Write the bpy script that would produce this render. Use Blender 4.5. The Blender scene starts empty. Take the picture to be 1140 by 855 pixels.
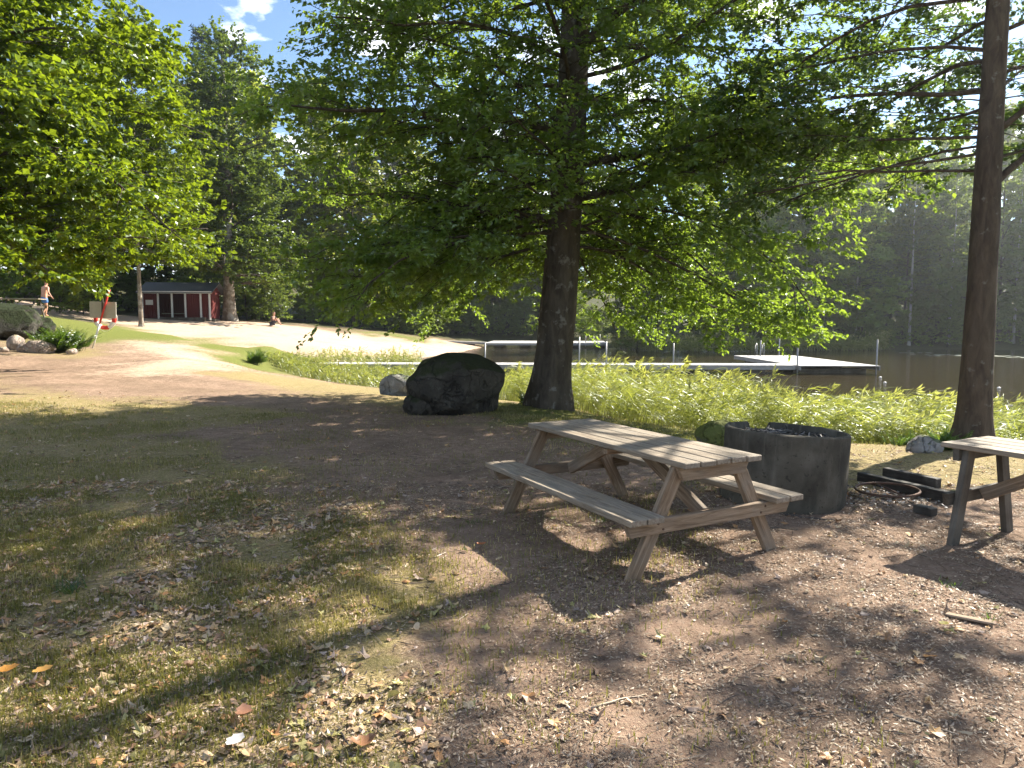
import bpy, bmesh, math, random
import numpy as np
from mathutils import Vector, Matrix

SC = bpy.context.scene
COL = SC.collection
R = math.radians
NPI = np.pi

# ------------------------------------------------------------------ camera numbers
FPX, PITCH, CAMH = 777.66, -0.086, 1.616
CP, SP = math.cos(PITCH), math.sin(PITCH)


def ray(u, v):
    a, b = (u - 570) / FPX, -(v - 427.5) / FPX
    return np.array([a, CP - SP * b, SP + CP * b])


def at(u, v, D):
    d = ray(u, v)
    return np.array([0, 0, CAMH]) + d * (D / d[1])


def onz(u, v, z):
    d = ray(u, v)
    return np.array([0, 0, CAMH]) + d * ((z - CAMH) / d[2])


# ------------------------------------------------------------------ noise
def _h(ix, iy, iz, s):
    n = (ix * 374761393 + iy * 668265263 + iz * 2147483647 + s * 974634777).astype(np.int64)
    n = (n ^ (n >> 13)) * 1274126177
    n = n ^ (n >> 16)
    return (n & 0xFFFF) / 65535.0


def vnoise(p, s=0):
    p = np.atleast_2d(np.asarray(p, float))
    if p.shape[1] == 2:
        p = np.c_[p, np.zeros(len(p))]
    i = np.floor(p).astype(np.int64)
    f = p - i
    f = f * f * (3 - 2 * f)
    r = np.zeros(len(p))
    for dx in (0, 1):
        for dy in (0, 1):
            for dz in (0, 1):
                w = (f[:, 0] if dx else 1 - f[:, 0]) * (f[:, 1] if dy else 1 - f[:, 1]) * (f[:, 2] if dz else 1 - f[:, 2])
                r += w * _h(i[:, 0] + dx, i[:, 1] + dy, i[:, 2] + dz, s)
    return r


def fbm(p, s=0, o=4):
    p = np.atleast_2d(np.asarray(p, float))
    a, t, r = 1.0, 0.0, 0.0
    for k in range(o):
        r = r + a * vnoise(p * 2 ** k, s + k)
        t += a
        a *= .5
    return r / t


def unit(v):
    v = np.asarray(v, float)
    return v / np.maximum(np.linalg.norm(v, axis=-1, keepdims=True), 1e-9)


# ------------------------------------------------------------------ mesh builder
class MB:
    def __init__(s):
        s.V, s.F, s.A, s.n = [], [], [], 0

    def add(s, v, f, **at_):
        v = np.asarray(v, np.float32).reshape(-1, 3)
        for q in (f if isinstance(f, list) else [f]):
            q = np.asarray(q, np.int64)
            if q.size:
                s.F.append(q + s.n)
        s.A.append((len(v), at_))
        s.V.append(v)
        s.n += len(v)

    def build(s, name, mat, parent=None, smooth=False):
        me = bpy.data.meshes.new(name)
        V = np.concatenate(s.V)
        me.vertices.add(len(V))
        me.vertices.foreach_set('co', V.ravel())
        li = np.concatenate([q.ravel() for q in s.F]).astype(np.int32)
        sz = np.concatenate([np.full(len(q), q.shape[1], np.int32) for q in s.F])
        st = np.concatenate([[0], np.cumsum(sz)[:-1]]).astype(np.int32)
        me.loops.add(len(li))
        me.loops.foreach_set('vertex_index', li)
        me.polygons.add(len(sz))
        me.polygons.foreach_set('loop_start', st)
        me.polygons.foreach_set('use_smooth', np.full(len(sz), smooth, bool))
        keys = {}
        for _, a in s.A:
            for k, x in a.items():
                keys[k] = 1 if np.ndim(x) <= 1 and not (np.ndim(x) == 1 and len(x) in (3, 4) and k in ('col', 'grain')) else np.shape(x)[-1]
        for k, d in keys.items():
            out = []
            for n, a in s.A:
                x = a.get(k, np.zeros(d) if d > 1 else 0.0)
                x = np.asarray(x, np.float32)
                out.append(np.broadcast_to(x, (n, d) if d > 1 else (n,)))
            arr = np.concatenate(out)
            if k == 'col' or d == 4:
                if d == 3:
                    arr = np.c_[arr, np.ones(len(arr))]
                at_ = me.attributes.new(k, 'FLOAT_COLOR', 'POINT')
                at_.data.foreach_set('color', arr.astype(np.float32).ravel())
            elif d == 3:
                at_ = me.attributes.new(k, 'FLOAT_VECTOR', 'POINT')
                at_.data.foreach_set('vector', arr.ravel())
            else:
                at_ = me.attributes.new(k, 'FLOAT', 'POINT')
                at_.data.foreach_set('value', arr.ravel())
        me.update()
        me.validate()
        if mat:
            me.materials.append(mat)
        o = bpy.data.objects.new(name, me)
        COL.objects.link(o)
        if parent:
            o.parent = parent
        return o


def tag(o, label=None, cat=None, group=None, kind=None):
    if label: o['label'] = label
    if cat: o['category'] = cat
    if group: o['group'] = group
    if kind: o['kind'] = kind
    return o


def empty(name, loc, rz=0.0, sc=1.0):
    o = bpy.data.objects.new(name, None)
    COL.objects.link(o)
    o.location = loc
    o.rotation_euler = (0, 0, rz)
    o.scale = (sc, sc, sc)
    o.empty_display_size = .2
    return o


def copy_tree(o, parent=None):
    c = o.copy()
    COL.objects.link(c)
    if parent: c.parent = parent
    for ch in [x for x in bpy.data.objects if x.parent == o]:
        copy_tree(ch, c)
    return c


def tube(mb, pts, rad, sides=8, wob=0.0, seed=0, cap=True, **at_):
    pts = np.asarray(pts, float)
    n = len(pts)
    rad = np.broadcast_to(np.asarray(rad, float), (n,))
    t = unit(np.gradient(pts, axis=0))
    ref = np.array([0, 0, 1.0]) if abs(t[0][2]) < .9 else np.array([1.0, 0, 0])
    a = np.zeros((n, 3))
    prev = unit(np.cross(t[0], ref))
    for i in range(n):
        prev = unit(prev - t[i] * np.dot(prev, t[i]))
        a[i] = prev
    b = np.cross(t, a)
    th = np.arange(sides) * 2 * NPI / sides
    ring = a[:, None, :] * np.cos(th)[None, :, None] + b[:, None, :] * np.sin(th)[None, :, None]
    V = (pts[:, None, :] + ring * rad[:, None, None]).reshape(-1, 3)
    if wob:
        c = np.repeat(pts, sides, 0)
        k = 1 + wob * (fbm(V / max(rad.max(), .02) * 1.3, seed, 3) - .5) * 2
        V = c + (V - c) * k[:, None]
    i, j = np.meshgrid(np.arange(n - 1), np.arange(sides), indexing='ij')
    j2 = (j + 1) % sides
    q = np.stack([i * sides + j, i * sides + j2, (i + 1) * sides + j2, (i + 1) * sides + j], -1).reshape(-1, 4)
    fs = [q]
    if cap and sides > 3:
        V = np.vstack([V, pts[:1], pts[-1:]])
        k = np.arange(sides)
        fs.append(np.stack([np.full(sides, n * sides), (k + 1) % sides, k], -1))
        fs.append(np.stack([np.full(sides, n * sides + 1), (n - 1) * sides + k, (n - 1) * sides + (k + 1) % sides], -1))
    mb.add(V, fs, **at_)


_CB = None


def board(mb, p0, p1, w, t, up=(0, 0, 1), b=.004, mit=0.0, rnd=None):
    """chamfered plank from p0 to p1; w across, t along up; mit pulls the lower edge of both ends in"""
    global _CB
    if _CB is None:
        S = [(x, y, z) for x in (-1, 1) for y in (-1, 1) for z in (-1, 1)]
        ix = {c: k for k, c in enumerate(S)}
        Q, T = [], []
        for a in range(3):
            o = [k for k in range(3) if k != a]
            for sg in (-1, 1):
                f = []
                for s1, s2 in ((-1, -1), (1, -1), (1, 1), (-1, 1)):
                    c = [0, 0, 0]; c[a] = sg; c[o[0]] = s1; c[o[1]] = s2
                    f.append(ix[tuple(c)] * 3 + a)
                Q.append(f)
        for a, bb in ((0, 1), (0, 2), (1, 2)):
            o = 3 - a - bb
            for s1 in (-1, 1):
                for s2 in (-1, 1):
                    c0 = [0, 0, 0]; c0[a] = s1; c0[bb] = s2; c0[o] = -1
                    c1 = list(c0); c1[o] = 1
                    k0, k1 = ix[tuple(c0)], ix[tuple(c1)]
                    Q.append([k0 * 3 + a, k1 * 3 + a, k1 * 3 + bb, k0 * 3 + bb])
        for k in range(8):
            T.append([k * 3, k * 3 + 1, k * 3 + 2])
        _CB = (np.array(S, float), Q, T)
    S, Q, T = _CB
    p0, p1 = np.asarray(p0, float), np.asarray(p1, float)
    ax = unit(p1 - p0)
    L = np.linalg.norm(p1 - p0)
    up = np.asarray(up, float)
    up = unit(up - ax * np.dot(up, ax))
    sd = np.cross(up, ax)
    h = np.array([L, w, t]) / 2
    loc = np.zeros((24, 3))
    for k in range(8):
        for a in range(3):
            e = h - b
            e = e.copy(); e[a] = h[a]
            loc[k * 3 + a] = S[k] * e
    base = loc.copy()
    if mit:
        lo = loc[:, 2] < 0
        loc[lo, 0] -= np.sign(loc[lo, 0]) * mit
    P = (p0 + p1) / 2 + loc[:, :1] * ax + loc[:, 1:2] * sd + loc[:, 2:] * up

    def fix(f):
        a_, b_, c_ = base[f[0]], base[f[1]], base[f[2]]
        nrm = np.cross(b_ - a_, c_ - a_)
        return f if np.dot(nrm, np.mean(base[f], 0)) > 0 else f[::-1]
    r = random.random() if rnd is None else rnd
    g = loc + np.array([r * 37.0, r * 11.0, r * 5.0])
    mb.add(P, [np.array([fix(f) for f in Q]), np.array([fix(f) for f in T])], grain=g, rnd=np.full(24, r))


# ------------------------------------------------------------------ material helper
class Mat:
    def __init__(s, name):
        s.m = bpy.data.materials.new(name)
        s.m.use_nodes = True
        s.t = s.m.node_tree
        s.t.nodes.clear()
        s.out = s.n('ShaderNodeOutputMaterial')

    def n(s, ty, **kw):
        nd = s.t.nodes.new(ty)
        for k, v in kw.items():
            if hasattr(nd, k) and k not in nd.inputs.keys():
                setattr(nd, k, v)
            else:
                s.set(nd, k, v)
        return nd

    def set(s, nd, k, v):
        sock = nd.inputs[k]
        if isinstance(v, bpy.types.NodeSocket):
            s.t.links.new(v, sock)
        elif isinstance(v, bpy.types.Node):
            s.t.links.new(v.outputs[0], sock)
        else:
            if hasattr(sock.default_value, '__len__') and hasattr(v, '__len__') and len(v) == 3 and len(sock.default_value) == 4:
                v = (*v, 1)
            sock.default_value = v

    def attr(s, name, out='Fac'):
        return s.n('ShaderNodeAttribute', attribute_name=name).outputs[out]

    def noise(s, vec=None, scale=5.0, detail=4.0, rough=.55, dist=0.0):
        nd = s.n('ShaderNodeTexNoise')
        nd.inputs['Scale'].default_value = scale
        nd.inputs['Detail'].default_value = detail
        nd.inputs['Roughness'].default_value = rough
        nd.inputs['Distortion'].default_value = dist
        if vec is not None: s.t.links.new(vec, nd.inputs['Vector'])
        return nd.outputs['Fac']

    def ramp(s, fac, *stops):
        nd = s.n('ShaderNodeValToRGB')
        e = nd.color_ramp.elements
        while len(e) < len(stops): e.new(.5)
        for k, (p, c) in enumerate(stops):
            e[k].position = p
            e[k].color = (*c, 1) if hasattr(c, '__len__') else (c, c, c, 1)
        s.t.links.new(fac, nd.inputs[0])
        return nd.outputs[0]

    def mix(s, fac, a, b, blend='MIX'):
        nd = s.n('ShaderNodeMix', data_type='RGBA', blend_type=blend)
        for k, v in ((0, fac), (6, a), (7, b)):
            if isinstance(v, bpy.types.NodeSocket): s.t.links.new(v, nd.inputs[k])
            elif hasattr(v, '__len__'): nd.inputs[k].default_value = (*v[:3], 1)
            else: nd.inputs[k].default_value = v
        return nd.outputs[2]

    def math(s, op, a, b=0.0, clamp=False):
        nd = s.n('ShaderNodeMath', operation=op, use_clamp=clamp)
        for k, v in ((0, a), (1, b)):
            if isinstance(v, bpy.types.NodeSocket): s.t.links.new(v, nd.inputs[k])
            else: nd.inputs[k].default_value = v
        return nd.outputs[0]

    def mapping(s, vec, scale=(1, 1, 1), rot=(0, 0, 0)):
        nd = s.n('ShaderNodeMapping')
        nd.inputs['Scale'].default_value = scale
        nd.inputs['Rotation'].default_value = rot
        s.t.links.new(vec, nd.inputs['Vector'])
        return nd.outputs[0]

    def coord(s, k='Object'):
        return s.n('ShaderNodeTexCoord').outputs[k]

    def bump(s, h, strength=.5, dist=.02, nrm=None):
        nd = s.n('ShaderNodeBump')
        nd.inputs['Strength'].default_value = strength
        nd.inputs['Distance'].default_value = dist
        s.t.links.new(h, nd.inputs['Height'])
        if nrm is not None: s.t.links.new(nrm, nd.inputs['Normal'])
        return nd.outputs[0]

    def pbr(s, col, rough=.7, nrm=None, spec=.3, metal=0.0):
        p = s.n('ShaderNodeBsdfPrincipled')
        s.set(p, 'Base Color', col)
        s.set(p, 'Roughness', rough)
        p.inputs['Specular IOR Level'].default_value = spec
        p.inputs['Metallic'].default_value = metal
        if nrm is not None: s.set(p, 'Normal', nrm)
        return s.finish(p)

    def finish(s, sh):
        s.t.links.new(sh.outputs[0] if isinstance(sh, bpy.types.Node) else sh, s.out.inputs[0])
        return s.m


def simple(name, c, rough=.6, var=.25, scale=8.0, metal=0.0, bump=0.0, spec=.3):
    M = Mat(name)
    n = M.noise(M.coord(), scale, 5)
    col = M.mix(n, tuple(x * (1 - var) for x in c), tuple(min(1, x * (1 + var)) for x in c))
    return M.pbr(col, rough, M.bump(n, bump, .01) if bump else None, spec, metal)


def leaf_mat(name, dark, light, trans, accent=None, tfac=.45, gloss=.05, acc=.97, var=(.75, .5)):
    M = Mat(name)
    r = M.attr('rnd')
    ob = M.n('ShaderNodeObjectInfo').outputs['Random']
    stops = [(0, dark), (acc - .12, light)]
    if accent: stops += [(acc, accent)]
    c = M.ramp(r, *stops)
    k = M.math('MULTIPLY_ADD', ob, var[1])
    k.node.inputs[2].default_value = var[0]
    c = M.mix(1.0, c, k, 'MULTIPLY')
    tc = M.mix(.85, c, M.mix(1.0, M.mix(r, tuple(x * .75 for x in trans), trans), k, 'MULTIPLY'))
    d = M.n('ShaderNodeBsdfDiffuse'); M.set(d, 'Color', c)
    t = M.n('ShaderNodeBsdfTranslucent'); M.set(t, 'Color', tc)
    mx = M.n('ShaderNodeMixShader'); mx.inputs[0].default_value = tfac
    M.t.links.new(d.outputs[0], mx.inputs[1]); M.t.links.new(t.outputs[0], mx.inputs[2])
    g = M.n('ShaderNodeBsdfGlossy'); g.inputs['Roughness'].default_value = .38
    g.inputs['Color'].default_value = (.9, .95, 1, 1)
    m2 = M.n('ShaderNodeMixShader'); m2.inputs[0].default_value = gloss
    M.t.links.new(mx.outputs[0], m2.inputs[1]); M.t.links.new(g.outputs[0], m2.inputs[2])
    return M.finish(m2)


def bark_mat(name, dark, light, lichen=None, sc=6.0, lich_amt=.55):
    M = Mat(name)
    co = M.coord()
    v = M.mapping(co, (1, 1, .28))
    n1 = M.noise(v, sc, 8, .65, .6)
    n2 = M.noise(co, sc * .6, 5, .6)
    c = M.ramp(n1, (.3, dark), (.7, light))
    if lichen:
        c = M.mix(M.ramp(n2, (lich_amt, 0.0), (lich_amt + .08, .75)), c, lichen)
    n3 = M.noise(v, sc * 4, 6, .7)
    h = M.math('ADD', n1, M.math('MULTIPLY', n3, .4))
    return M.pbr(c, .9, M.bump(h, 1.0, .03), .15)


def wood_mat(name, c0, c1, c2, rough=.75):
    M = Mat(name)
    g = M.attr('grain', 'Vector')
    r = M.attr('rnd')
    n1 = M.noise(M.mapping(g, (2.2, 26, 26)), 1.6, 5, .6, .9)
    n2 = M.noise(M.mapping(g, (3, 110, 110)), 1.5, 3, .6)
    n3 = M.noise(g, 2.6, 4, .6)
    c = M.ramp(n1, (.32, c0), (.5, c1), (.68, c2))
    c = M.mix(M.math('MULTIPLY', n2, .45), c, tuple(x * .45 for x in c0))
    c = M.mix(M.ramp(n3, (.45, 0.0), (.7, .45)), c, (.20, .19, .165))
    c = M.mix(.7, c, M.ramp(r, (0, .72), (1, 1.15)), 'MULTIPLY')
    h = M.math('ADD', n2, n1)
    return M.pbr(c, rough, M.bump(h, .5, .004), .25)


# ------------------------------------------------------------------ materials
M_LEAF_BEECH = leaf_mat('beech_leaf', (.024, .052, .013), (.06, .108, .02), (.34, .48, .04), (.20, .20, .03), .5, .05)
M_LEAF_ALDER = leaf_mat('alder_leaf', (.03, .065, .014), (.06, .11, .02), (.22, .36, .03), (.2, .18, .02), .48, .05)
M_LEAF_MAPLE = leaf_mat('maple_leaf', (.035, .080, .008), (.085, .140, .012), (.32, .42, .015), (.30, .25, .02), .46, .03)
M_LEAF_OAK = leaf_mat('oak_leaf', (.026, .055, .012), (.075, .115, .018), (.24, .33, .03), (.22, .20, .03), .42, .03)
M_LEAF_FAR = leaf_mat('far_leaf', (.030, .062, .018), (.085, .130, .030), (.32, .42, .05), (.26, .22, .04), .5, .03, .97, (.55, 1.0))
M_LEAF_PALE = leaf_mat('pale_far_leaf', (.05, .085, .02), (.12, .16, .032), (.44, .50, .06), (.40, .30, .05), .52, .03, .97, (.6, 1.0))
M_LEAF_BIRCH = leaf_mat('birch_leaf', (.045, .08, .022), (.085, .125, .035), (.22, .28, .05), (.22, .18, .05), .42, .05)
M_NEEDLE = leaf_mat('conifer_needle', (.012, .03, .014), (.03, .055, .022), (.05, .09, .02), None, .2, .04)
M_FERN = leaf_mat('fern_leaf', (.03, .07, .012), (.07, .13, .02), (.22, .36, .03), None, .42, .05)
M_REED = leaf_mat('reed_leaf', (.085, .115, .020), (.19, .215, .05), (.40, .44, .06), (.40, .35, .18), .46, .05, .88)
M_GRASS = leaf_mat('grass_blade', (.075, .088, .016), (.20, .17, .055), (.34, .32, .06), (.46, .36, .18), .42, .03, .88)
M_BARK_BEECH = bark_mat('beech_bark', (.034, .027, .020), (.10, .082, .062), (.20, .19, .165), 7.0, .58)
M_BARK_ALDER = bark_mat('alder_bark', (.035, .026, .020), (.105, .08, .06), (.17, .17, .15), 9.0, .62)
M_BARK = bark_mat('plain_bark', (.04, .033, .028), (.10, .085, .07), None, 4.0)
M_BARK_PALE = bark_mat('pale_bark', (.10, .08, .06), (.30, .25, .20), (.36, .34, .30), 4.0, .5)
M_BARK_BIRCH = bark_mat('birch_bark', (.30, .29, .27), (.52, .51, .48), (.05, .045, .04), 3.0, .62)
M_WOOD = wood_mat('weathered_plank', (.17, .130, .092), (.29, .235, .175), (.40, .34, .265))
M_WOOD_FRAME = wood_mat('brown_frame_wood', (.13, .086, .054), (.26, .182, .118), (.38, .285, .20))
M_WOOD_DARK = wood_mat('dark_wood', (.045, .036, .028), (.08, .065, .05), (.12, .10, .08))  # darker brown wood tone
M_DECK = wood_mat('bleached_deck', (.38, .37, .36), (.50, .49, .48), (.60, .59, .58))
M_TIMBER = wood_mat('charred_timber', (.018, .016, .014), (.035, .03, .026), (.06, .052, .045))


def mat_concrete():
    M = Mat('sooty_concrete')
    co = M.coord()
    n = M.noise(co, 3.5, 7, .62)
    n2 = M.noise(M.mapping(co, (2, 2, .9)), 1.6, 5, .6)
    c = M.ramp(n, (.25, (.060, .054, .042)), (.5, (.095, .086, .068)), (.8, (.145, .135, .11)))
    c = M.mix(M.ramp(n2, (.46, 0.0), (.62, .65)), c, (.030, .027, .022))
    st = M.noise(M.mapping(co, (9, 9, .35)), 1.3, 5, .6)
    c = M.mix(M.ramp(st, (.55, 0.0), (.72, .5)), c, (.20, .185, .15))
    c = M.mix(M.ramp(M.noise(co, 22, 5, .6), (.60, 0.0), (.66, .7)), c, (.035, .032, .026))
    gr = M.noise(co, 60, 4, .6)
    return M.pbr(c, .92, M.bump(M.math('ADD', n, M.math('MULTIPLY', gr, .35)), .5, .012), .12)


def mat_rock(name, c0, c1, moss, amt=.5, speck=(.5, .5, .48)):
    M = Mat(name)
    co = M.coord()
    n = M.noise(co, 2.2, 8, .65)
    n2 = M.noise(co, 14, 6, .65)
    c = M.ramp(n, (.3, c0), (.7, c1))
    c = M.mix(M.ramp(n2, (.60, 0.0), (.66, .5)), c, speck)
    vo = M.n('ShaderNodeTexVoronoi', feature='DISTANCE_TO_EDGE')
    vo.inputs['Scale'].default_value = 2.3
    wv = M.n('ShaderNodeVectorMath', operation='ADD')
    nc = M.n('ShaderNodeTexNoise'); nc.inputs['Scale'].default_value = 3.0; nc.inputs['Detail'].default_value = 5
    M.t.links.new(co, nc.inputs['Vector']); M.t.links.new(co, wv.inputs[0]); M.t.links.new(nc.outputs['Color'], wv.inputs[1])
    M.t.links.new(wv.outputs[0], vo.inputs['Vector'])
    crk = M.ramp(vo.outputs['Distance'], (0.0, 0.0), (.035, 1.0))
    c = M.mix(crk, M.mix(1.0, c, (.8, .79, .77), 'MULTIPLY'), c)
    n4 = M.noise(co, 5.5, 6, .6)
    c = M.mix(M.ramp(n4, (.58, 0.0), (.68, .4)), c, speck)
    geo = M.n('ShaderNodeNewGeometry')
    sx = M.n('ShaderNodeSeparateXYZ'); M.t.links.new(geo.outputs['Normal'], sx.inputs[0])
    k = M.math('ADD', M.math('MULTIPLY', sx.outputs[2], .5), M.math('MULTIPLY', n, .9))
    mk = M.ramp(k, (1.0 - amt, 0.0), (1.12 - amt, .9))
    mc = M.mix(n2, moss, tuple(x * 2.0 for x in moss))
    c = M.mix(mk, c, mc)
    return M.pbr(c, .92, M.bump(M.math('ADD', M.math('ADD', n2, n), M.math('MULTIPLY', crk, .8)), 1.0, .05), .15)


M_CONCRETE = mat_concrete()
M_ROCK_DARK = mat_rock('mossy_boulder', (.026, .023, .019), (.080, .070, .056), (.020, .024, .010), .30, (.10, .10, .085))
M_OUTCROP = mat_rock('maple_shaded_outcrop', (.022, .021, .018), (.075, .07, .06), (.014, .020, .007), .42, (.13, .12, .10))  # the maple's shade on these rocks is put into the darker colours
M_ROCK_GREY = mat_rock('grey_rock', (.16, .155, .15), (.33, .32, .31), (.05, .065, .02), .2)
M_ROCK_PINK = mat_rock('pink_granite', (.28, .22, .19), (.46, .38, .33), (.10, .10, .03), .15)
M_ROCK_MOSS = mat_rock('mossy_stone', (.06, .06, .05), (.15, .15, .13), (.075, .085, .02), .72)
M_RUST = simple('rusty_iron', (.12, .075, .055), .7, .4, 30, .5, .3)
M_STEEL = simple('galvanised_steel', (.26, .265, .27), .5, .15, 10, .7)
M_ASH = simple('ash_and_charcoal', (.085, .08, .073), .95, .8, 18, 0, .8)
M_FALU = None


def mat_litter():
    M = Mat('litter_colours')
    c = M.attr('col', 'Color')
    d = M.n('ShaderNodeBsdfDiffuse'); M.set(d, 'Color', c)
    t = M.n('ShaderNodeBsdfTranslucent'); M.set(t, 'Color', c)
    g = M.n('ShaderNodeBsdfGlossy'); g.inputs['Roughness'].default_value = .45
    m = M.n('ShaderNodeMixShader'); m.inputs[0].default_value = .15
    M.t.links.new(d.outputs[0], m.inputs[1]); M.t.links.new(t.outputs[0], m.inputs[2])
    m2 = M.n('ShaderNodeMixShader'); m2.inputs[0].default_value = .05
    M.t.links.new(m.outputs[0], m2.inputs[1]); M.t.links.new(g.outputs[0], m2.inputs[2])
    return M.finish(m2)


M_LITTER = mat_litter()

# ------------------------------------------------------------------ terrain
ZW = -0.75
CTRL = [(-8, 2, .1), (-4, 2, 0), (0, 2, 0), (4, 2, 0), (8, 2, -.05), (-6, 6, .05), (-2, 6, 0), (2, 6, 0), (5, 6, -.02),
        (-9, 10, .12), (-3, 10, 0), (1, 10, 0), (4, 9, -.05), (-15, 4, .6), (11, 3, -.1), (0, -8, 0), (-15, -8, .5), (12, -8, -.1),
        (.75, 13.9, .0), (-1, 13, 0), (3, 11.5, -.15), (6.4, 9.5, -.12), (9, 8, -.2), (-2.5, 16, -.08),
        # near bank at the water line
        (-13, 36, ZW), (-9, 30.5, ZW), (-5.8, 26.6, ZW), (-2.1, 23.3, ZW), (-.3, 22.0, ZW), (1.76, 19.4, ZW), (3.1, 16.1, ZW), (4.1, 14.2, ZW),
        (5.6, 13.2, ZW), (7, 12.7, ZW), (8.8, 12.0, ZW), (14, 9.5, ZW), (22, 3, ZW), (30, -8, ZW), (40, -30, ZW),
        # lake bed
        (5, 24, -1.9), (10, 18, -1.9), (20, 14, -2.2), (15, 34, -2.4), (25, 30, -2.4), (0, 33, -1.7), (0, 45, -2), (10, 52, -2.2), (25, 48, -2.4),
        (40, 38, -2.4), (34, 8, -2.2), (60, 30, -2.4), (3, 68, -1.8), (-6, 38, -1.4), (60, -10, -2.2),
        # beach water line
        (-12.2, 38.5, ZW), (-10, 41, ZW), (-8.0, 44.5, ZW), (-5.8, 51, ZW), (-4.2, 60, ZW), (-3.1, 70, ZW),
        # far shore
        (-1.5, 80, ZW), (7, 83, ZW), (9.5, 71, ZW), (12, 61.5, ZW), (20, 62, ZW), (27, 63, ZW), (40, 65, ZW), (47, 63, ZW), (62, 57, ZW), (85, 40, ZW), (95, 10, ZW),
        # behind
        (-20, 92, 4), (0, 105, 4), (20, 82, 1.5), (40, 84, 3.0), (62, 80, 4), (-45, 62, 6), (-45, 30, 5.5), (-27, 27, 2.8), (-60, 0, 5), (100, 70, 6),
        (14, 70, .3), (27, 70, .3), (45, 70, .4), (8, 92, 1.2), (-4, 84, .6), (0, 200, 12), (160, 40, 8), (-110, 110, 12), (-160, 20, 10), (150, 150, 14),
        (0, -120, 1), (-120, -100, 4), (120, -110, -2)]
for u, v, D in [(103, 388, 26), (200, 400, 22), (200, 428, 17), (200, 375, 34), (205, 362, 46), (200, 357, 50), (256, 357, 53), (305, 361, 51), (150, 365, 42),
                (50, 352, 34), (0, 415, 19), (60, 393, 24), (10, 389, 24), (300, 386, 35), (360, 386, 41), (400, 375, 57), (470, 379, 64), (350, 362, 61),
                (440, 371, 67), (250, 421, 19), (330, 430, 19.5), (290, 413, 27), (225, 390, 28), (120, 350, 55)]:
    CTRL.append(tuple(at(u, v, D)))
CTRL = np.array(CTRL, float)


def _tps(P, Q):
    d = np.sqrt(((P[:, None, :2] - Q[None, :, :2]) ** 2).sum(-1))
    return d * d * np.log(d + 1e-9) if False else d  # linear kernel: no overshoot


_n = len(CTRL)
_A = np.zeros((_n + 3, _n + 3))
_A[:_n, :_n] = -_tps(CTRL, CTRL) + np.eye(_n) * -.15
_A[:_n, _n:] = np.c_[np.ones(_n), CTRL[:, :2]]
_A[_n:, :_n] = _A[:_n, _n:].T
_W = np.linalg.solve(_A, np.r_[CTRL[:, 2], 0, 0, 0])


def ground_z(xy, detail=True):
    xy = np.atleast_2d(np.asarray(xy, float))[:, :2]
    z = np.zeros(len(xy))
    for k in range(0, len(xy), 20000):
        q = xy[k:k + 20000]
        z[k:k + 20000] = -_tps(q, CTRL) @ _W[:_n] + _W[_n] + q @ _W[_n + 1:]
    z = np.clip(z, -2.6, 14)
    r = np.hypot(xy[:, 0], xy[:, 1])
    z = z + (fbm(xy / 3.0, 5, 3) - .5) * .10 * np.clip(r / 14, .25, 1.5)
    if detail:
        z = z + (fbm(xy / .35, 9, 4) - .5) * .045 + (fbm(xy / .08, 19, 2) - .5) * .014
    return z


def gz(x, y):
    return float(ground_z([[x, y]], False)[0])


def spaced(lo, hi, step, far, ratio):
    a = list(np.arange(lo, hi, step))
    s = step
    while a[-1] < far:
        s *= ratio
        a.append(a[-1] + s)
    b = []
    return a


xs_r = spaced(0, 6.5, .06, 420, 1.06)
xs = np.array(sorted([-x for x in xs_r[1:]] + xs_r))
ys = np.array(sorted(spaced(1.8, 9.5, .06, 420, 1.045) + [1.8 - x for x in spaced(.3, 1, .3, 200, 1.35)]))
X, Y = np.meshgrid(xs, ys, indexing='ij')
XY = np.c_[X.ravel(), Y.ravel()]
Z = ground_z(XY)

# zones on the ground: R sand, G fresh grass, B dry grass and litter, A forest floor
SAMP = []
for cls, pts in {
    'd': [(185, 424), (240, 425), (100, 408), (60, 415), (150, 425), (30, 402), (150, 398), (120, 432), (985, 552), (940, 560), (1050, 575), (1000, 590), (1100, 600), (1020, 560), (250, 450), (280, 480), (700, 700), (560, 660), (900, 650), (600, 560), (800, 800), (1000, 750), (560, 780), (560, 500), (470, 500), (1100, 820), (700, 840), (1100, 640), (420, 560), (330, 470), (400, 470), (480, 600)],
    's': [(205, 408), (300, 372), (400, 386), (250, 366), (450, 392), (198, 385), (205, 373), (200, 396), (230, 362), (350, 375), (180, 410), (470, 386), (500, 384), (420, 395), (330, 378), (180, 362), (370, 392), (25, 340), (100, 350)],
    'g': [(140, 369), (238, 384), (262, 400), (125, 363), (280, 390), (155, 372), (90, 365), (440, 374), (470, 376), (225, 378), (60, 365), (700, 462), (640, 452), (760, 480), (560, 450)],
    'b': [(960, 522), (1000, 515), (1120, 530), (920, 510), (100, 600), (200, 700), (100, 750), (300, 820), (50, 500), (200, 520), (100, 820), (300, 690), (380, 720), (300, 425), (400, 434), (262, 416), (30, 460), (180, 460), (150, 640), (480, 445), (80, 395), (250, 470), (250, 600), (30, 680)],
}.items():
    for u, v in pts:
        # find the spot on the ground
        lo = 2.0
        Ds = np.exp(np.linspace(np.log(2.4), np.log(110), 500))
        P = np.array([at(u, v, D) for D in Ds])
        g = ground_z(P, False)
        k = np.argmax(g >= P[:, 2]) if (g >= P[:, 2]).any() else len(Ds) - 1
        SAMP.append((P[k, 0], P[k, 1], 'sgbfd'.index(cls)))
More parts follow.
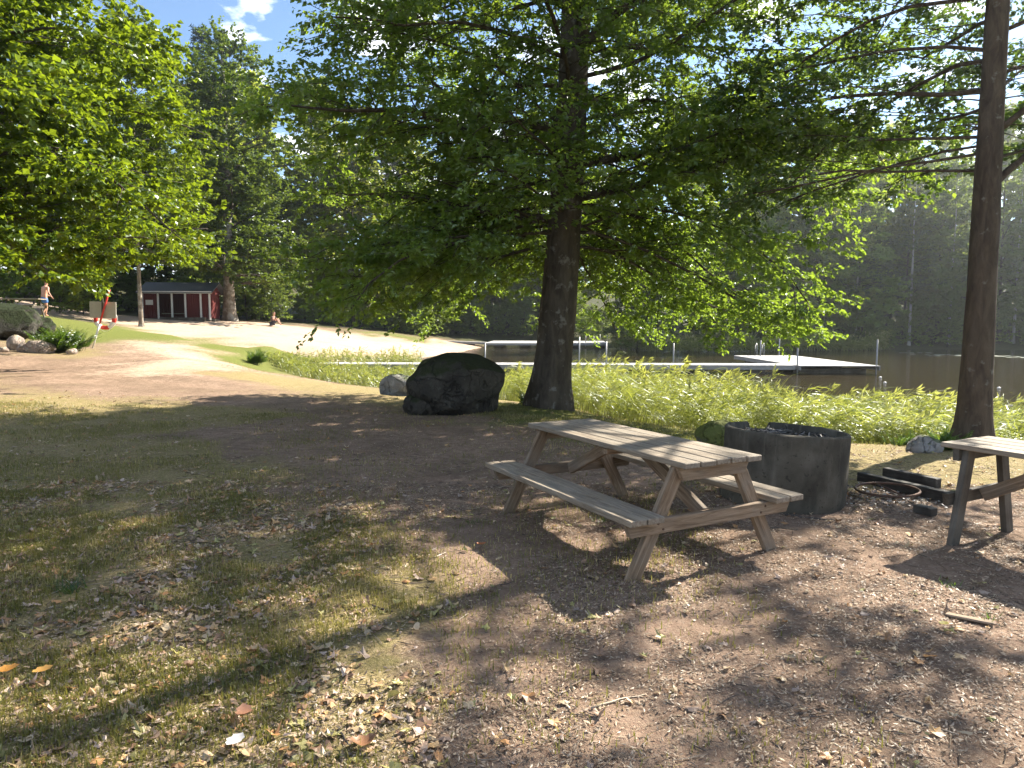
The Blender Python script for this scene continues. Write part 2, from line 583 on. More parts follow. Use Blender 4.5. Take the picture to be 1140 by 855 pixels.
for x, y in [(-30, 60), (-15, 72), (-8, 80), (0, 88), (15, 68), (25, 68), (40, 70), (60, 64), (-40, 40), (-30, 75), (0, 120), (-60, 20), (100, 40), (60, 120), (-80, 80), (-20, 64), (-11, 71), (-35, 20), (-28, 56)]:
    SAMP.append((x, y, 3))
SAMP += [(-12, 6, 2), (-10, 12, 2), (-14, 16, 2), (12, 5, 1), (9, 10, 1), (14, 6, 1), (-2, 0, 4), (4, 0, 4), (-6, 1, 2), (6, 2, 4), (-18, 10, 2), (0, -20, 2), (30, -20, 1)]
SAMP = np.array(SAMP, float)


def warp(xy):
    r = np.maximum(np.hypot(xy[:, 0], xy[:, 1]), 1.0)
    return np.c_[xy[:, 0] / r * 9, np.log(r) * 6]


_WS = warp(SAMP[:, :2])


def zones(xy):
    xy = np.atleast_2d(xy)[:, :2]
    q = warp(xy)
    q = q + (np.c_[fbm(xy / 1.1, 31, 5), fbm(xy / 1.1, 41, 5)] - .5) * 3.2 * np.clip(8 / np.maximum(np.hypot(xy[:, 0], xy[:, 1]), 1), .28, 1)[:, None]
    out = np.zeros((len(xy), 5))
    for k in range(0, len(xy), 20000):
        d = ((q[k:k + 20000, None] - _WS[None]) ** 2).sum(-1)
        w = 1 / (d + .12) ** 1.7
        for c in range(5):
            out[k:k + 20000, c] = w[:, SAMP[:, 2] == c].sum(1)
    return out / out.sum(1, keepdims=True)


ZN = zones(XY)


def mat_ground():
    M = Mat('ground_surface')
    co = M.coord('Object')
    z = M.n('ShaderNodeAttribute', attribute_name='zone')
    sep = M.n('ShaderNodeSeparateColor'); M.t.links.new(z.outputs['Color'], sep.inputs[0])
    S, G, B, Fo = sep.outputs[0], sep.outputs[1], sep.outputs[2], z.outputs['Alpha']
    n1 = M.noise(co, .9, 6, .6)
    n2 = M.noise(co, 7, 8, .68)
    n3 = M.noise(co, 42, 6, .7)
    n4 = M.noise(co, 150, 3, .7)
    dirt = M.ramp(n2, (.28, (.120, .074, .052)), (.52, (.245, .162, .118)), (.75, (.37, .265, .20)))
    dirt = M.mix(M.ramp(n3, (.42, 0.0), (.66, .55)), dirt, (.39, .305, .22))
    dirt = M.mix(M.ramp(n1, (.40, 0.0), (.64, .5)), dirt, (.115, .080, .056))
    sand = M.mix(n2, (.40, .295, .215), (.52, .405, .315))
    sand = M.mix(M.ramp(n1, (.5, 0.0), (.7, .5)), sand, (.38, .25, .16))
    grs = M.ramp(n3, (.3, (.065, .085, .018)), (.55, (.135, .150, .035)), (.75, (.26, .235, .09)))
    dry = M.ramp(n3, (.3, (.13, .10, .048)), (.52, (.28, .22, .11)), (.72, (.42, .33, .19)))
    dry = M.mix(M.ramp(n2, (.45, 0.0), (.65, .45)), dry, M.ramp(n4, (.3, (.075, .085, .020)), (.7, (.17, .16, .045))))
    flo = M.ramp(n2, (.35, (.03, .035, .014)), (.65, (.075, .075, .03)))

    def k(w, lo=.38, hi=.62):
        a = M.math('ADD', w, M.math('MULTIPLY', M.math('SUBTRACT', n2, .5), 1.1))
        return M.ramp(a, (lo - .14, 0.0), (hi + .16, 1.0))
    c = M.mix(k(B), dirt, dry)
    c = M.mix(k(G), c, grs)
    c = M.mix(k(S), c, sand)
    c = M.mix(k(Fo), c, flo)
    h = M.math('ADD', M.math('MULTIPLY', n3, .6), M.math('ADD', M.math('MULTIPLY', n4, .35), n2))
    return M.pbr(c, .95, M.bump(h, .9, .025), .1)


M_GROUND = mat_ground()
nx, ny = len(xs), len(ys)
ii, jj = np.meshgrid(np.arange(nx - 1), np.arange(ny - 1), indexing='ij')
quads = np.stack([ii * ny + jj, (ii + 1) * ny + jj, (ii + 1) * ny + jj + 1, ii * ny + jj + 1], -1).reshape(-1, 4)
VG = np.c_[XY, Z]


def sub_ground(name, sel):
    q = quads[sel]
    idx, inv = np.unique(q.ravel(), return_inverse=True)
    mb = MB()
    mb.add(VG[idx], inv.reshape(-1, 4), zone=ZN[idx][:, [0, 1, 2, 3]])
    o = mb.build(name, M_GROUND, None, True)
    return tag(o, kind='structure')


qz = ZN[quads].mean(1)
qc = XY[quads].mean(1)
is_sand = (qz[:, 0] > .5) & (qc[:, 1] > 14)
beach = is_sand & (qc[:, 0] > -20.5 + 0 * qc[:, 1]) & (qc[:, 1] > 33)
path = is_sand & ~beach
sub_ground('ground', ~is_sand)
sub_ground('beach', beach)
if path.any(): sub_ground('path', path)

# ------------------------------------------------------------------ water
def mat_water():
    M = Mat('lake_water')
    co = M.coord('Object')
    w1 = M.noise(M.mapping(co, (.5, 1.3, 1)), 1.6, 5, .6, .3)
    w2 = M.noise(M.mapping(co, (2, 5, 1)), 3.0, 4, .6)
    h = M.math('ADD', M.math('MULTIPLY', w1, 1.0), M.math('MULTIPLY', w2, .3))
    nr = M.bump(h, .35, .05)
    dep = M.attr('depth')
    tr = M.n('ShaderNodeBsdfTransparent'); tr.inputs[0].default_value = (.62, .42, .22, 1)
    df = M.n('ShaderNodeBsdfDiffuse'); df.inputs[0].default_value = (.040, .030, .014, 1)
    m = M.n('ShaderNodeMixShader')
    M.t.links.new(M.ramp(dep, (0.0, .05), (.5, .9), (1.0, 1.0)), m.inputs[0])
    M.t.links.new(tr.outputs[0], m.inputs[1]); M.t.links.new(df.outputs[0], m.inputs[2])
    g = M.n('ShaderNodeBsdfGlossy'); g.inputs['Roughness'].default_value = .06
    M.t.links.new(nr, g.inputs['Normal'])
    f = M.n('ShaderNodeFresnel'); f.inputs[0].default_value = 1.33
    M.t.links.new(nr, f.inputs['Normal'])
    m2 = M.n('ShaderNodeMixShader')
    M.t.links.new(f.outputs[0], m2.inputs[0])
    M.t.links.new(m.outputs[0], m2.inputs[1]); M.t.links.new(g.outputs[0], m2.inputs[2])
    return M.finish(m2)


wx = np.linspace(-16, 120, 120)
wy = np.linspace(-60, 92, 140)
WX, WY = np.meshgrid(wx, wy, indexing='ij')
wxy = np.c_[WX.ravel(), WY.ravel()]
wz = ground_z(wxy, False)
ii, jj = np.meshgrid(np.arange(119), np.arange(139), indexing='ij')
wq = np.stack([ii * 140 + jj, (ii + 1) * 140 + jj, (ii + 1) * 140 + jj + 1, ii * 140 + jj + 1], -1).reshape(-1, 4)
keep = (wz[wq] < ZW + .25).any(1)
mb = MB()
mb.add(np.c_[wxy, np.full(len(wxy), ZW)], wq[keep], depth=np.clip((ZW - wz) / 1.2, 0, 1))
tag(mb.build('water', mat_water(), None, True), kind='structure')


# ------------------------------------------------------------------ foliage
def leaves(mb, rng, P, axis, nrm, L, wr=.55, rnd=None, fold=.18, droop=.15):
    N = len(P)
    axis = unit(axis)
    side = unit(np.cross(axis, nrm))
    nrm = np.cross(side, axis)
    L = np.broadcast_to(L, (N,))[:, None]
    w = L * wr * .5
    b = P
    tip = P + axis * L - nrm * L * droop
    mid = P + axis * L * .48
    l = mid + side * w + nrm * L * fold * .5
    r = mid - side * w + nrm * L * fold * .5
    V = np.stack([b, r, tip, l], 1).reshape(-1, 3)
    k = np.arange(N) * 4
    F = np.concatenate([np.stack([k, k + 1, k + 2], -1), np.stack([k, k + 2, k + 3], -1)])
    if rnd is None: rnd = rng.random(N)
    mb.add(V, F, rnd=np.repeat(rnd, 4))


def poly(rng, p, d, L, n, droop, wob):
    pts = [np.array(p, float)]
    d = unit(d)
    s = L / n
    for i in range(n):
        pts.append(pts[-1] + d * s)
        d = unit(d + np.array([0, 0, -droop]) * s + rng.normal(0, wob, 3))
    return np.array(pts)


def grow(rng, wood, crown, trunk, tr, limbs, n2, n3, lpt, leaf, wr=.55, l2=.5, l3=.7, flat=.55, droop2=.05, wood_sides=5, twig_wood=True, gapf=None, woodf=None, cut=True):
    """limbs: list of (point, direction, length, radius, droop). Fills wood and crown builders (local coordinates)."""
    T0, TD, TL = [], [], []
    for (p, d, L, r, dr) in limbs:
        n = max(5, int(L / .55))
        pts = poly(rng, p, d, L, n, dr, .11)
        if woodf is not None and not cut:
            if woodf(pts[len(pts) // 2:]).mean() < .6: continue
        elif woodf is not None:              # a limb ends where the crown has its opening
            ok = woodf(pts)
            k = int(np.argmin(ok)) if not ok.all() else len(pts)
            if k < 4: continue
            pts = pts[:k]; L = L * (k - 1) / n; n = k - 1
        tube(wood, pts, np.linspace(r, .012, n + 1), wood_sides)
        tg = unit(np.gradient(pts, axis=0))
        m = max(3, int(n2 * L))
        for k in range(m):
            f = .10 + .90 * (k + rng.random()) / m
            i = f * n
            i0 = min(int(i), n - 1)
            q = pts[i0] + (pts[i0 + 1] - pts[i0]) * (i - i0)
            t = tg[i0]
            s = unit(np.cross(t, [0, 0, 1])) * (1 if k % 2 else -1)
            dd = unit(t * .75 + s * (.75 + .3 * rng.random()) + np.array([0, 0, rng.normal(.02, .28)]))
            LL = L * l2 * (1.05 - f * .75) * (.6 + .6 * rng.random()) + .25
            m2 = max(3, int(LL / .4))
            sp = poly(rng, q, dd, LL, m2, droop2, .09)
            if woodf is not None and not woodf(sp[[m2 // 2, m2]]).all(): continue
            tube(wood, sp, np.linspace(max(.008, r * .3 * (1.1 - f)), .005, m2 + 1), 4)
            tt = unit(np.gradient(sp, axis=0))
            m3 = max(2, int(n3 * LL))
            fr = rng.random(m3) * .95 + .05
            fi = fr * m2
            f0 = np.minimum(fi.astype(int), m2 - 1)
            qq = sp[f0] + (sp[f0 + 1] - sp[f0]) * (fi - f0)[:, None]
            s2 = unit(np.cross(tt[f0], [0, 0, 1])) * rng.choice([-1, 1], m3)[:, None]
            td = unit(tt[f0] * .7 + s2 * (.4 + .7 * rng.random(m3))[:, None] + np.c_[np.zeros(m3), np.zeros(m3), rng.normal(-.05, .3, m3)])
            T0.append(qq); TD.append(td); TL.append(l3 * (.5 + .8 * rng.random(m3)))
    T0, TD, TL = np.concatenate(T0), np.concatenate(TD), np.concatenate(TL)
    if gapf is not None:
        k = gapf(T0)
        T0, TD, TL = T0[k], TD[k], TL[k]
    if twig_wood:
        N = len(T0)
        e = T0 + TD * TL[:, None] * .95
        s = unit(np.cross(TD, [0, 0, 1.0])) * .004
        V = np.stack([T0 - s, T0 + s, e], 1).reshape(-1, 3)
        wood.add(V, np.arange(N * 3).reshape(-1, 3))
    N = len(T0) * lpt
    r = np.repeat(np.arange(len(T0)), lpt)
    f = rng.random(N) * .9 + .12
    P = T0[r] + TD[r] * (TL[r] * f)[:, None] + rng.normal(0, .025, (N, 3))
    s = unit(np.cross(TD[r], [0, 0, 1.0])) * rng.choice([-1, 1], N)[:, None]
    ax = TD[r] * .6 + s * .8 + rng.normal(0, .35, (N, 3)) + np.array([0, 0, -.15])
    nr = np.array([0, 0, flat]) + rng.normal(0, .42, (N, 3))
    tw = rng.random(len(T0))
    cl = fbm(T0 / 1.5, 77, 3)
    rnd = np.clip((.45 if leaf < .2 else .15) * rng.random(N) + (.25 if leaf < .2 else .30) * tw[r] + (.6 if leaf < .2 else 1.1) * (cl[r] - .25), 0, 1)
    leaves(crown, rng, P, ax, nr, leaf * (.65 + .6 * rng.random(N)), wr, rnd)
    return len(T0), N


LIT = [(625, 625, 170, 60), (790, 590, 250, 62), (400, 690, 110, 42), (560, 800, 80, 50), (130, 800, 190, 60), (1010, 650, 120, 28), (230, 585, 100, 18)]
S_DIR = np.array([math.sin(R(50)) * math.cos(R(37.5)), math.cos(R(50)) * math.cos(R(37.5)), math.sin(R(37.5))])


def open_sun(P, seed, keep=.06, bare=False):
    """thin the crown where the sun breaks through to the ground around the tables"""
    G = P - S_DIR * (P[:, 2:] / S_DIR[2])
    d = G - np.array([0, 0, CAMH])
    fw = d[:, 1] * CP + d[:, 2] * SP
    u = 570 + FPX * d[:, 0] / np.maximum(fw, .3)
    v = 427.5 - FPX * (d[:, 2] * CP - d[:, 1] * SP) / np.maximum(fw, .3)
    m = np.zeros(len(P))
    for (cu, cv, a, b) in LIT:
        m = np.maximum(m, 1.42 - ((u - cu) / a) ** 2 - ((v - cv) / b) ** 2)
    m = m + (fbm(P / .5, seed, 3) - .5) * 1.3
    near = ((np.hypot(P[:, 0] - 6.3, P[:, 1] - 9.5) < 1.5) & ((P[:, 2] > 9) | (P[:, 2] < 3.9))) | ((P[:, 0] > 7.0) & (P[:, 2] < 5.5) & (P[:, 1] > 8.8))
    if bare: return (m < .45) | (fw < .5) | (P[:, 1] > 10.6) | near
    kk = np.where((P[:, 1] > 10.4) & (P[:, 0] > 2), .9, keep)
    return (m < .35) | (fw < .5) | near | (np.random.default_rng(seed).random(len(P)) < kk)


def to_px(P):
    d = P - np.array([0, 0, CAMH])
    fw = np.maximum(d[:, 1] * CP + d[:, 2] * SP, .3)
    return 570 + FPX * d[:, 0] / fw, 427.5 - FPX * (d[:, 2] * CP - d[:, 1] * SP) / fw


def trunk_path(rng, H, lean=(0, 0), wob=.05, n=14):
    t = np.linspace(0, 1, n)
    w = np.cumsum(rng.normal(0, wob, (n, 2)), 0)
    w -= w[0]
    return np.c_[lean[0] * t + w[:, 0] * t, lean[1] * t + w[:, 1] * t, t * H]


def trunk_mesh(wood, path, r0, r1, flare=.35, sides=28, wob=.10, seed=1, sub=4, roots=5):
    n = (len(path) - 1) * sub + 1
    s = np.linspace(0, len(path) - 1, n)
    P = np.array([np.interp(s, np.arange(len(path)), path[:, k]) for k in range(3)]).T
    P[0, 2] -= .25
    t = np.linspace(0, 1, n)
    rad = r0 + (r1 - r0) * t ** .8
    th = np.arange(sides) * 2 * NPI / sides
    fl = flare * np.exp(-np.maximum(P[:, 2], 0) / (r0 * 1.1))
    lob = .5 + .5 * np.cos(th * roots + seed)
    RR = rad[:, None] * (1 + fl[:, None] * (.45 + 1.1 * lob[None]))
    ring = np.stack([np.cos(th), np.sin(th), np.zeros(sides)], -1)
    base = P[:, None, :] + ring[None] * RR[..., None]
    V = base.reshape(-1, 3)
    nn = fbm(V * np.array([3.2, 3.2, 1.2]) / max(r0, .15) * .35, seed, 4) - .5
    c = np.repeat(P, sides, 0)
    V = c + (V - c) * (1 + wob * 2 * nn)[:, None]
    i, j = np.meshgrid(np.arange(n - 1), np.arange(sides), indexing='ij')
    j2 = (j + 1) % sides
    wood.add(V, np.stack([i * sides + j, i * sides + j2, (i + 1) * sides + j2, (i + 1) * sides + j], -1).reshape(-1, 4))


def pt_on(path, h):
    z = path[:, 2]
    return np.array([np.interp(h, z, path[:, 0]), np.interp(h, z, path[:, 1]), h])


def hero_edge(P):                            # the crown's lower edge rises towards the beach side
    u, v = to_px(P)
    lim = np.interp(u, [250, 340, 430, 560, 700, 900], [300, 338, 362, 372, 380, 372])
    n = fbm(P / .7, 8, 3) - .5
    return (v < lim + 14 * n) & (u > np.interp(v, [-150, 0, 60, 130], [350, 338, 312, 250]) + 40 * n)


def maple_edge(P):
    u, v = to_px(P)
    lim = np.interp(u, [0, 60, 110, 150, 175, 215, 245], [322, 312, 322, 335, 318, 338, 300])
    n = fbm(P / .7, 8, 3) - .5
    return (v < lim + 10 * n) & (u < np.interp(v, [-100, 0, 40, 100, 160, 300], [150, 165, 188, 218, 242, 248]) + 40 * n)


# ---- the big tree in the middle
def hero():
    rng = np.random.default_rng(4)
    H = 18.0
    t = np.linspace(0, 1, 16)
    path = np.c_[1.05 * t + .07 * np.sin(t * 7), -.2 * t + .08 * np.sin(t * 9 + 1), t * H]
    path[:, :2] -= path[0, :2]
    wood, crown = MB(), MB()
    tw = MB()
    trunk_mesh(tw, path, .395, .13, .28, 40, .10, 3, 6, 5)
    limbs = []
    n = 88
    for k in range(n):
        f = (k + .5) / n
        h = 3.3 + 13.8 * f ** 1.0
        az = k * 2.39996 + rng.normal(0, .25)
        Rr = np.interp(h, [3.3, 6, 10, 14, 17.2], [5.3, 6.0, 5.6, 4.2, 1.5]) * (.8 + .35 * rng.random())
        el = np.interp(h, [3.3, 6, 12, 17], [6, 14, 30, 62]) + rng.normal(0, 6)
        toward = -math.sin(az)          # +1 = pointing at the viewer's side
        if h < 5.2 and toward > .55: Rr *= .62
        d = [math.cos(az) * math.cos(R(el)), math.sin(az) * math.cos(R(el)), math.sin(R(el))]
        p = pt_on(path, h)
        limbs.append((p, d, Rr, np.interp(h, [3, 10, 17], [.042, .05, .03]) * (.6 + .6 * rng.random()), .10 if h < 6 else (.07 if h < 9 else .035)))
    # two heavy forks seen to the right of the stem
    for az, h, L, el in ((.25, 6.6, 5.5, 48), (-.3, 7.6, 5.0, 52), (2.8, 5.2, 5.6, 20), (3.5, 4.4, 5.6, 14), (.1, 4.6, 5.8, 12), (-.5, 4.0, 4.6, 4), (3.0, 3.6, 5.2, 6)):
        limbs.append((pt_on(path, h), [math.cos(az) * math.cos(R(el)), math.sin(az) * math.cos(R(el)), math.sin(R(el))], L, .095, .05))
    for k in range(15):
        az = k * 2.39996 + .4
        if math.sin(az) < -.6: continue
        limbs.append((pt_on(path, 3.1 + .06 * k), [math.cos(az), math.sin(az), rng.normal(-.06, .05)], 4.2 + 1.4 * rng.random(), .035, .10))
    gap = lambda P: (fbm(P / .9, 21, 3) > np.interp(P[:, 2], [5, 8.5], [.37, .49])) & (P[:, 2] > 1.45) & open_sun(P + np.array([.74, 13.75, 0]), 5) & hero_edge(P + np.array([.74, 13.75, 0]))
    print('hero', grow(rng, wood, crown, path, None, limbs, 4.4, 6.4, 26, .10, .62, .44, .75, .75, .24, 7, True, gap, lambda P: open_sun(P + np.array([.74, 13.75, 0]), 5, bare=True) & hero_edge(P + np.array([.74, 13.75, 0]))))
    e = empty('beech_tree', (.74, 13.75, gz(.74, 13.75)))
    tag(e, 'large spreading tree with thick dark lichen spotted trunk standing beside the big boulder', 'tree')
    tw.build('trunk', M_BARK_BEECH, e, True)
    wood.build('branches', M_BARK_BEECH, e, True)
    crown.build('crown', M_LEAF_BEECH, e)


hero()


def right_tree():
    rng = np.random.default_rng(11)
    H = 14.0
    t = np.linspace(0, 1, 14)
    path = np.c_[.15 * t + .05 * np.sin(t * 8), .1 * np.sin(t * 6), t * H]
    path[:, :2] -= path[0, :2]
    wood, crown, tw = MB(), MB(), MB()
    trunk_mesh(tw, path, .215, .05, .45, 28, .07, 8, 6, 4)
    limbs = []
    n = 40
    for k in range(n):
        f = (k + .5) / n
        h = 5.0 + 8.2 * f
        az = k * 2.39996 + 1.0 + rng.normal(0, .3)
        Rr = np.interp(h, [5, 8, 11, 13.5], [3.8, 4.4, 3.4, 1.2]) * (.75 + .4 * rng.random())
        el = np.interp(h, [5, 9, 13], [12, 28, 60]) + rng.normal(0, 8)
        if 4.6 < h < 9.5 and -.97 < math.cos(az - 3.5) and math.cos(az - 3.5) > .55: continue
        limbs.append((pt_on(path, h), [math.cos(az) * math.cos(R(el)), math.sin(az) * math.cos(R(el)), math.sin(R(el))], Rr, .030, .06))
    for az, h, L, el, r in ((2.5, 3.75, 3.0, 8, .022), (2.2, 4.2, 3.4, 10, .025), (2.35, 5.3, 3.6, 20, .028), (2.6, 4.0, 3.2, -4, .022), (2.0, 4.1, 3.2, 4, .02), (1.9, 5.2, 4.0, 10, .03), (2.3, 6.0, 4.4, 10, .03), (1.7, 6.8, 4.0, 14, .03), (2.1, 7.6, 4.2, 16, .03), (2.2, 8.6, 4.0, 20, .03), (.6, 3.9, 2.8, 14, .026), (1.1, 4.4, 3.2, 10, .026), (.2, 5.0, 3.0, 16, .026), (1.5, 4.6, 3.6, 6, .026), (2.0, 7.0, 3.8, 8, .026), (.3, 3.5, 2.6, 38, .055), (-.2, 4.2, 2.6, 40, .05), (2.3, 4.8, 3.8, 8, .04), (3.0, 5.0, 3.6, 16, .04), (.9, 4.6, 3.2, 20, .04)):
        limbs.append((pt_on(path, h), [math.cos(az) * math.cos(R(el)), math.sin(az) * math.cos(R(el)), math.sin(R(el))], L, r, .10))
    gap = lambda P: (fbm(P / .8, 23, 3) > .42) & open_sun(P + np.array([6.32, 9.5, 0]), 6, .07)
    print('right', grow(rng, wood, crown, path, None, limbs, 3.8, 5.6, 22, .085, .7, .46, .6, .6, .20, 6, True, gap, lambda P: open_sun(P + np.array([6.32, 9.5, 0]), 6, bare=True), False))
    x, y = 6.32, 9.5
    e = empty('alder_tree', (x, y, gz(x, y)))
    tag(e, 'slender dark trunked tree with airy crown rising behind the right hand table', 'tree')
    tw.build('trunk', M_BARK_ALDER, e, True)
    wood.build('branches', M_BARK_ALDER, e, True)
    crown.build('crown', M_LEAF_ALDER, e)


right_tree()


def broad_tree(name, seed, loc, H, r0, h0, Rmax, nl, leaf, lpt, bark, lm, label, n2=1.8, n3=3.0, wr=.75, gapv=.42, low_droop=.07, l3=.9, lean=(0, 0), els=(8, 25, 65), group=None, prof=None, extra=None, flat=.5):
    rng = np.random.default_rng(seed)
    path = trunk_path(rng, H, lean, .04)
    wood, crown, tw = MB(), MB(), MB()
    trunk_mesh(tw, path, r0, r0 * .15, .4, 20, .09, seed, 4)
    limbs = []
    prof = prof or ([0, .3, .65, .9, 1], [.85, 1, .8, .45, .15])
    for k in range(nl):
        f = (k + .5) / nl
        h = h0 + (H * .97 - h0) * f
        az = k * 2.39996 + rng.normal(0, .25)
        Rr = Rmax * np.interp(f, *prof) * (.75 + .45 * rng.random())
        el = np.interp(f, [0, .5, 1], els) + rng.normal(0, 7)
        limbs.append((pt_on(path, h), [math.cos(az) * math.cos(R(el)), math.sin(az) * math.cos(R(el)), math.sin(R(el))], Rr, r0 * .3 * (1.1 - f), low_droop * (1 - f)))
    gap = lambda P: (fbm(P / (leaf * 9), seed + 50, 3) > gapv) & (P[:, 2] > .3)
    if extra: gap0 = gap; gap = lambda P: gap0(P) & extra(P + np.array(loc))
    print(name, grow(rng, wood, crown, path, None, limbs, n2, n3, lpt, leaf, wr, .42, l3, flat, .06, 5, True, gap, (lambda P: extra(P + np.array(loc))) if extra else None))
    e = empty(name, loc)
    tag(e, label, 'tree', group)
    tw.build('trunk', bark, e, True)
    wood.build('branches', M_BARK, e, True)
    crown.build('crown', lm, e)
    return e


# bright maple on the left
x, y = -14.6, 18.8
broad_tree('maple_tree', 21, (x, y, gz(x, y)), 16.5, .32, 2.9, 7.4, 74, .17, 22, M_BARK, M_LEAF_MAPLE,
           'bright yellow green broadleaf tree filling the left edge above the rocks', 3.2, 4.8, .8, .40, .085, .95, extra=maple_edge)
p = at(157, 357, 43)
x, y = p[0], p[1]
broad_tree('maple_tree', 22, (x, y, gz(x, y)), 18.5, .14, 3.4, 5.0, 58, .21, 24, M_BARK_PALE, M_LEAF_MAPLE,
           'sunlit yellow green tree whose low branches hang over the left end of the shed roof', 3.2, 4.8, .8, .40, .10, .8, extra=maple_edge)

# tree with the pale stem next to the shed
p = at(256, 357, 53)
broad_tree('oak_tree', 31, (p[0], p[1], gz(p[0], p[1])), 20.5, .46, 2.6, 5.6, 66, .23, 22, M_BARK_PALE, M_LEAF_OAK,
           'tall tree with thick pale stem standing just right of the red shed', 2.8, 4.0, .8, .40, .06, 1.1)


def conifer(name, seed, loc, H, r0, Rm, label, group=None, h0=.12):
    rng = np.random.default_rng(seed)
    path = trunk_path(rng, H, (0, 0), .02)
    wood, crown, tw = MB(), MB(), MB()
    trunk_mesh(tw, path, r0, .03, .3, 14, .06, seed, 3)
    limbs = []
    nl = int(H * 6)
    for k in range(nl):
        f = k / nl
        h = H * (h0 + (1 - h0) * f * .985)
        az = k * 2.39996
        Rr = Rm * (1.02 - f) ** .85 * (.8 + .4 * rng.random()) + .15
        el = np.interp(f, [0, 1], [-14, 30])
        limbs.append((pt_on(path, h), [math.cos(az) * math.cos(R(el)), math.sin(az) * math.cos(R(el)), math.sin(R(el))], Rr, .035, .02))
    print(name, grow(rng, wood, crown, path, None, limbs, 3.4, 4.0, 16, .30, .2, .38, .5, .3, .10, 4, False))
    e = empty(name, loc)
    tag(e, label, 'tree', group)
    tw.build('trunk', M_BARK, e, True)
    wood.build('branches', M_BARK, e, True)
    crown.build('crown', M_NEEDLE, e)
    return e


p = at(236, 355, 66)
SPRUCE = conifer('spruce_tree', 41, (p[0], p[1], gz(p[0], p[1])), 25.5, .3, 3.4, 'tallest dark conifer with pointed top rising behind the shed', None)

# ---- forest prototypes (first instance is a real tree, the rest copies)
LW = 'leafy tree in the dark wood across the lake'
LB = 'dark leafy tree in the wood closing off the beach'
LH = 'leafy tree on the wooded slope behind the walking man'
kw = dict(n2=2.8, n3=3.4, wr=.75, l3=1.2)
PR = []
for k, (H, r0, h0, Rm, nl) in enumerate([(17, .22, 2.0, 4.2, 40), (20, .26, 2.6, 4.6, 44), (14, .18, 1.2, 3.6, 36), (18, .2, 3.0, 3.4, 40)]):
    PR.append(broad_tree('forest_tree', 60 + k, (0, 0, 0), H, r0, h0, Rm, nl, .34, 30, M_BARK, (M_LEAF_FAR, M_LEAF_PALE, M_LEAF_OAK, M_LEAF_PALE)[k], LW, gapv=.42, **kw))
BIR = broad_tree('birch_tree', 71, (0, 0, 0), 16, .13, 4.0, 2.6, 36, .18, 20, M_BARK_BIRCH, M_LEAF_BIRCH, 'slim pale stemmed birch at the edge of the wood across the lake', gapv=.40, els=(20, 40, 70), low_droop=.16, n2=3.2, n3=3.8, wr=.75, l3=.9)
SHR = []
for k, (H, Rm) in enumerate([(3.0, 1.7), (4.6, 2.0)]):
    SHR.append(broad_tree('shrub', 80 + k, (0, 0, 0), H, .05, .15, Rm, 34, .18, 18, M_BARK, M_LEAF_FAR, 'dark green shrub at the foot of the wood', gapv=.36, els=(10, 45, 80), n2=3.4, n3=3.8, wr=.75, l3=.7, low_droop=.04))
used = set()
rngF = np.random.default_rng(5)


def shades_jetty(x, y, h):
    for tx, ty in ((-6, 71), (-1, 74), (3, 74), (7, 74), (10, 73)):
        dx, dy = x - tx, y - ty
        a = dx * .737 + dy * .676
        if a > 0 and abs(dx * .676 - dy * .737) < 4.2 and gz(x, y) + h > a * .767 - 1.0:
            return True
    return False


def plant(proto, x, y, s, label, group, cat='tree', rz=None, dz=-.1):
    if shades_jetty(x, y, (17 if cat == 'tree' else 4) * s): return
    if proto.name in used:
        o = copy_tree(proto)
    else:
        o = proto
        used.add(proto.name)
    o.location = (x, y, gz(x, y) + dz)
    o.rotation_euler = (0, 0, rngF.random() * 6.28 if rz is None else rz)
    o.scale = (s, s, s * (.92 + .16 * rngF.random()))
    o['label'] = label
    o['group'] = group
    o['category'] = cat
    return o


def row(pl, step, jit, protos, s0, s1, label, group, cat='tree'):
    pl = np.array(pl, float)
    seg = np.r_[0, np.cumsum(np.linalg.norm(np.diff(pl, axis=0), axis=1))]
    for t in np.arange(0, seg[-1], step):
        tt = t + rngF.normal(0, step * .18)
        x, y = np.interp(tt, seg, pl[:, 0]) + rngF.normal(0, jit), np.interp(tt, seg, pl[:, 1]) + rngF.normal(0, jit)
        plant(protos[rngF.integers(len(protos))], x, y, s0 + (s1 - s0) * rngF.random(), label, group, cat)


GW, GB, GH = 'trees of the wood across the lake', 'trees of the wood behind the beach', 'trees on the slope behind the shed'
row([(13, 66), (27, 66), (40, 68), (50, 66), (66, 61), (84, 48)], 4.2, .7, PR, .72, .95, LW, GW)
row([(12, 74), (28, 74), (44, 76), (60, 72), (84, 60)], 5.0, 1.0, PR, .95, 1.15, LW, GW)
row([(12, 86), (30, 86), (50, 88), (75, 80), (98, 62)], 6.0, 1.3, PR, 1.1, 1.35, LW, GW)
row([(-3, 90), (6, 93), (14, 92)], 4.0, .8, PR, .8, 1.1, LB, GB)
row([(-24, 63), (-16, 68), (-9, 76), (-6, 84)], 3.6, .7, PR, .75, 1.0, LB, GB)
row([(-26, 70), (-14, 78), (-8, 90), (4, 102), (16, 102)], 5.0, 1.0, PR, 1.0, 1.25, LB, GB)
row([(-50, 58), (-38, 62), (-30, 64)], 4.5, 1.0, PR, .9, 1.15, LH, GH)
row([(-46, 46), (-40, 52)], 4.5, .8, PR, .8, 1.0, LH, GH)
for u, D in ((1012, 66.5), (1056, 67), (952, 66), (905, 65.5), (842, 65.5), (1128, 66)):
    p = at(u, 380, D)
    plant(BIR, p[0], p[1], .95 + .2 * rngF.random(), 'slim pale stemmed birch at the edge of the wood across the lake', 'birches on the far shore')
LSW, LSB, LSH = 'low dark shrub on the far bank of the lake', 'dark green shrub at the foot of the wood behind the beach', 'green shrub on the slope behind the shed and walking man'
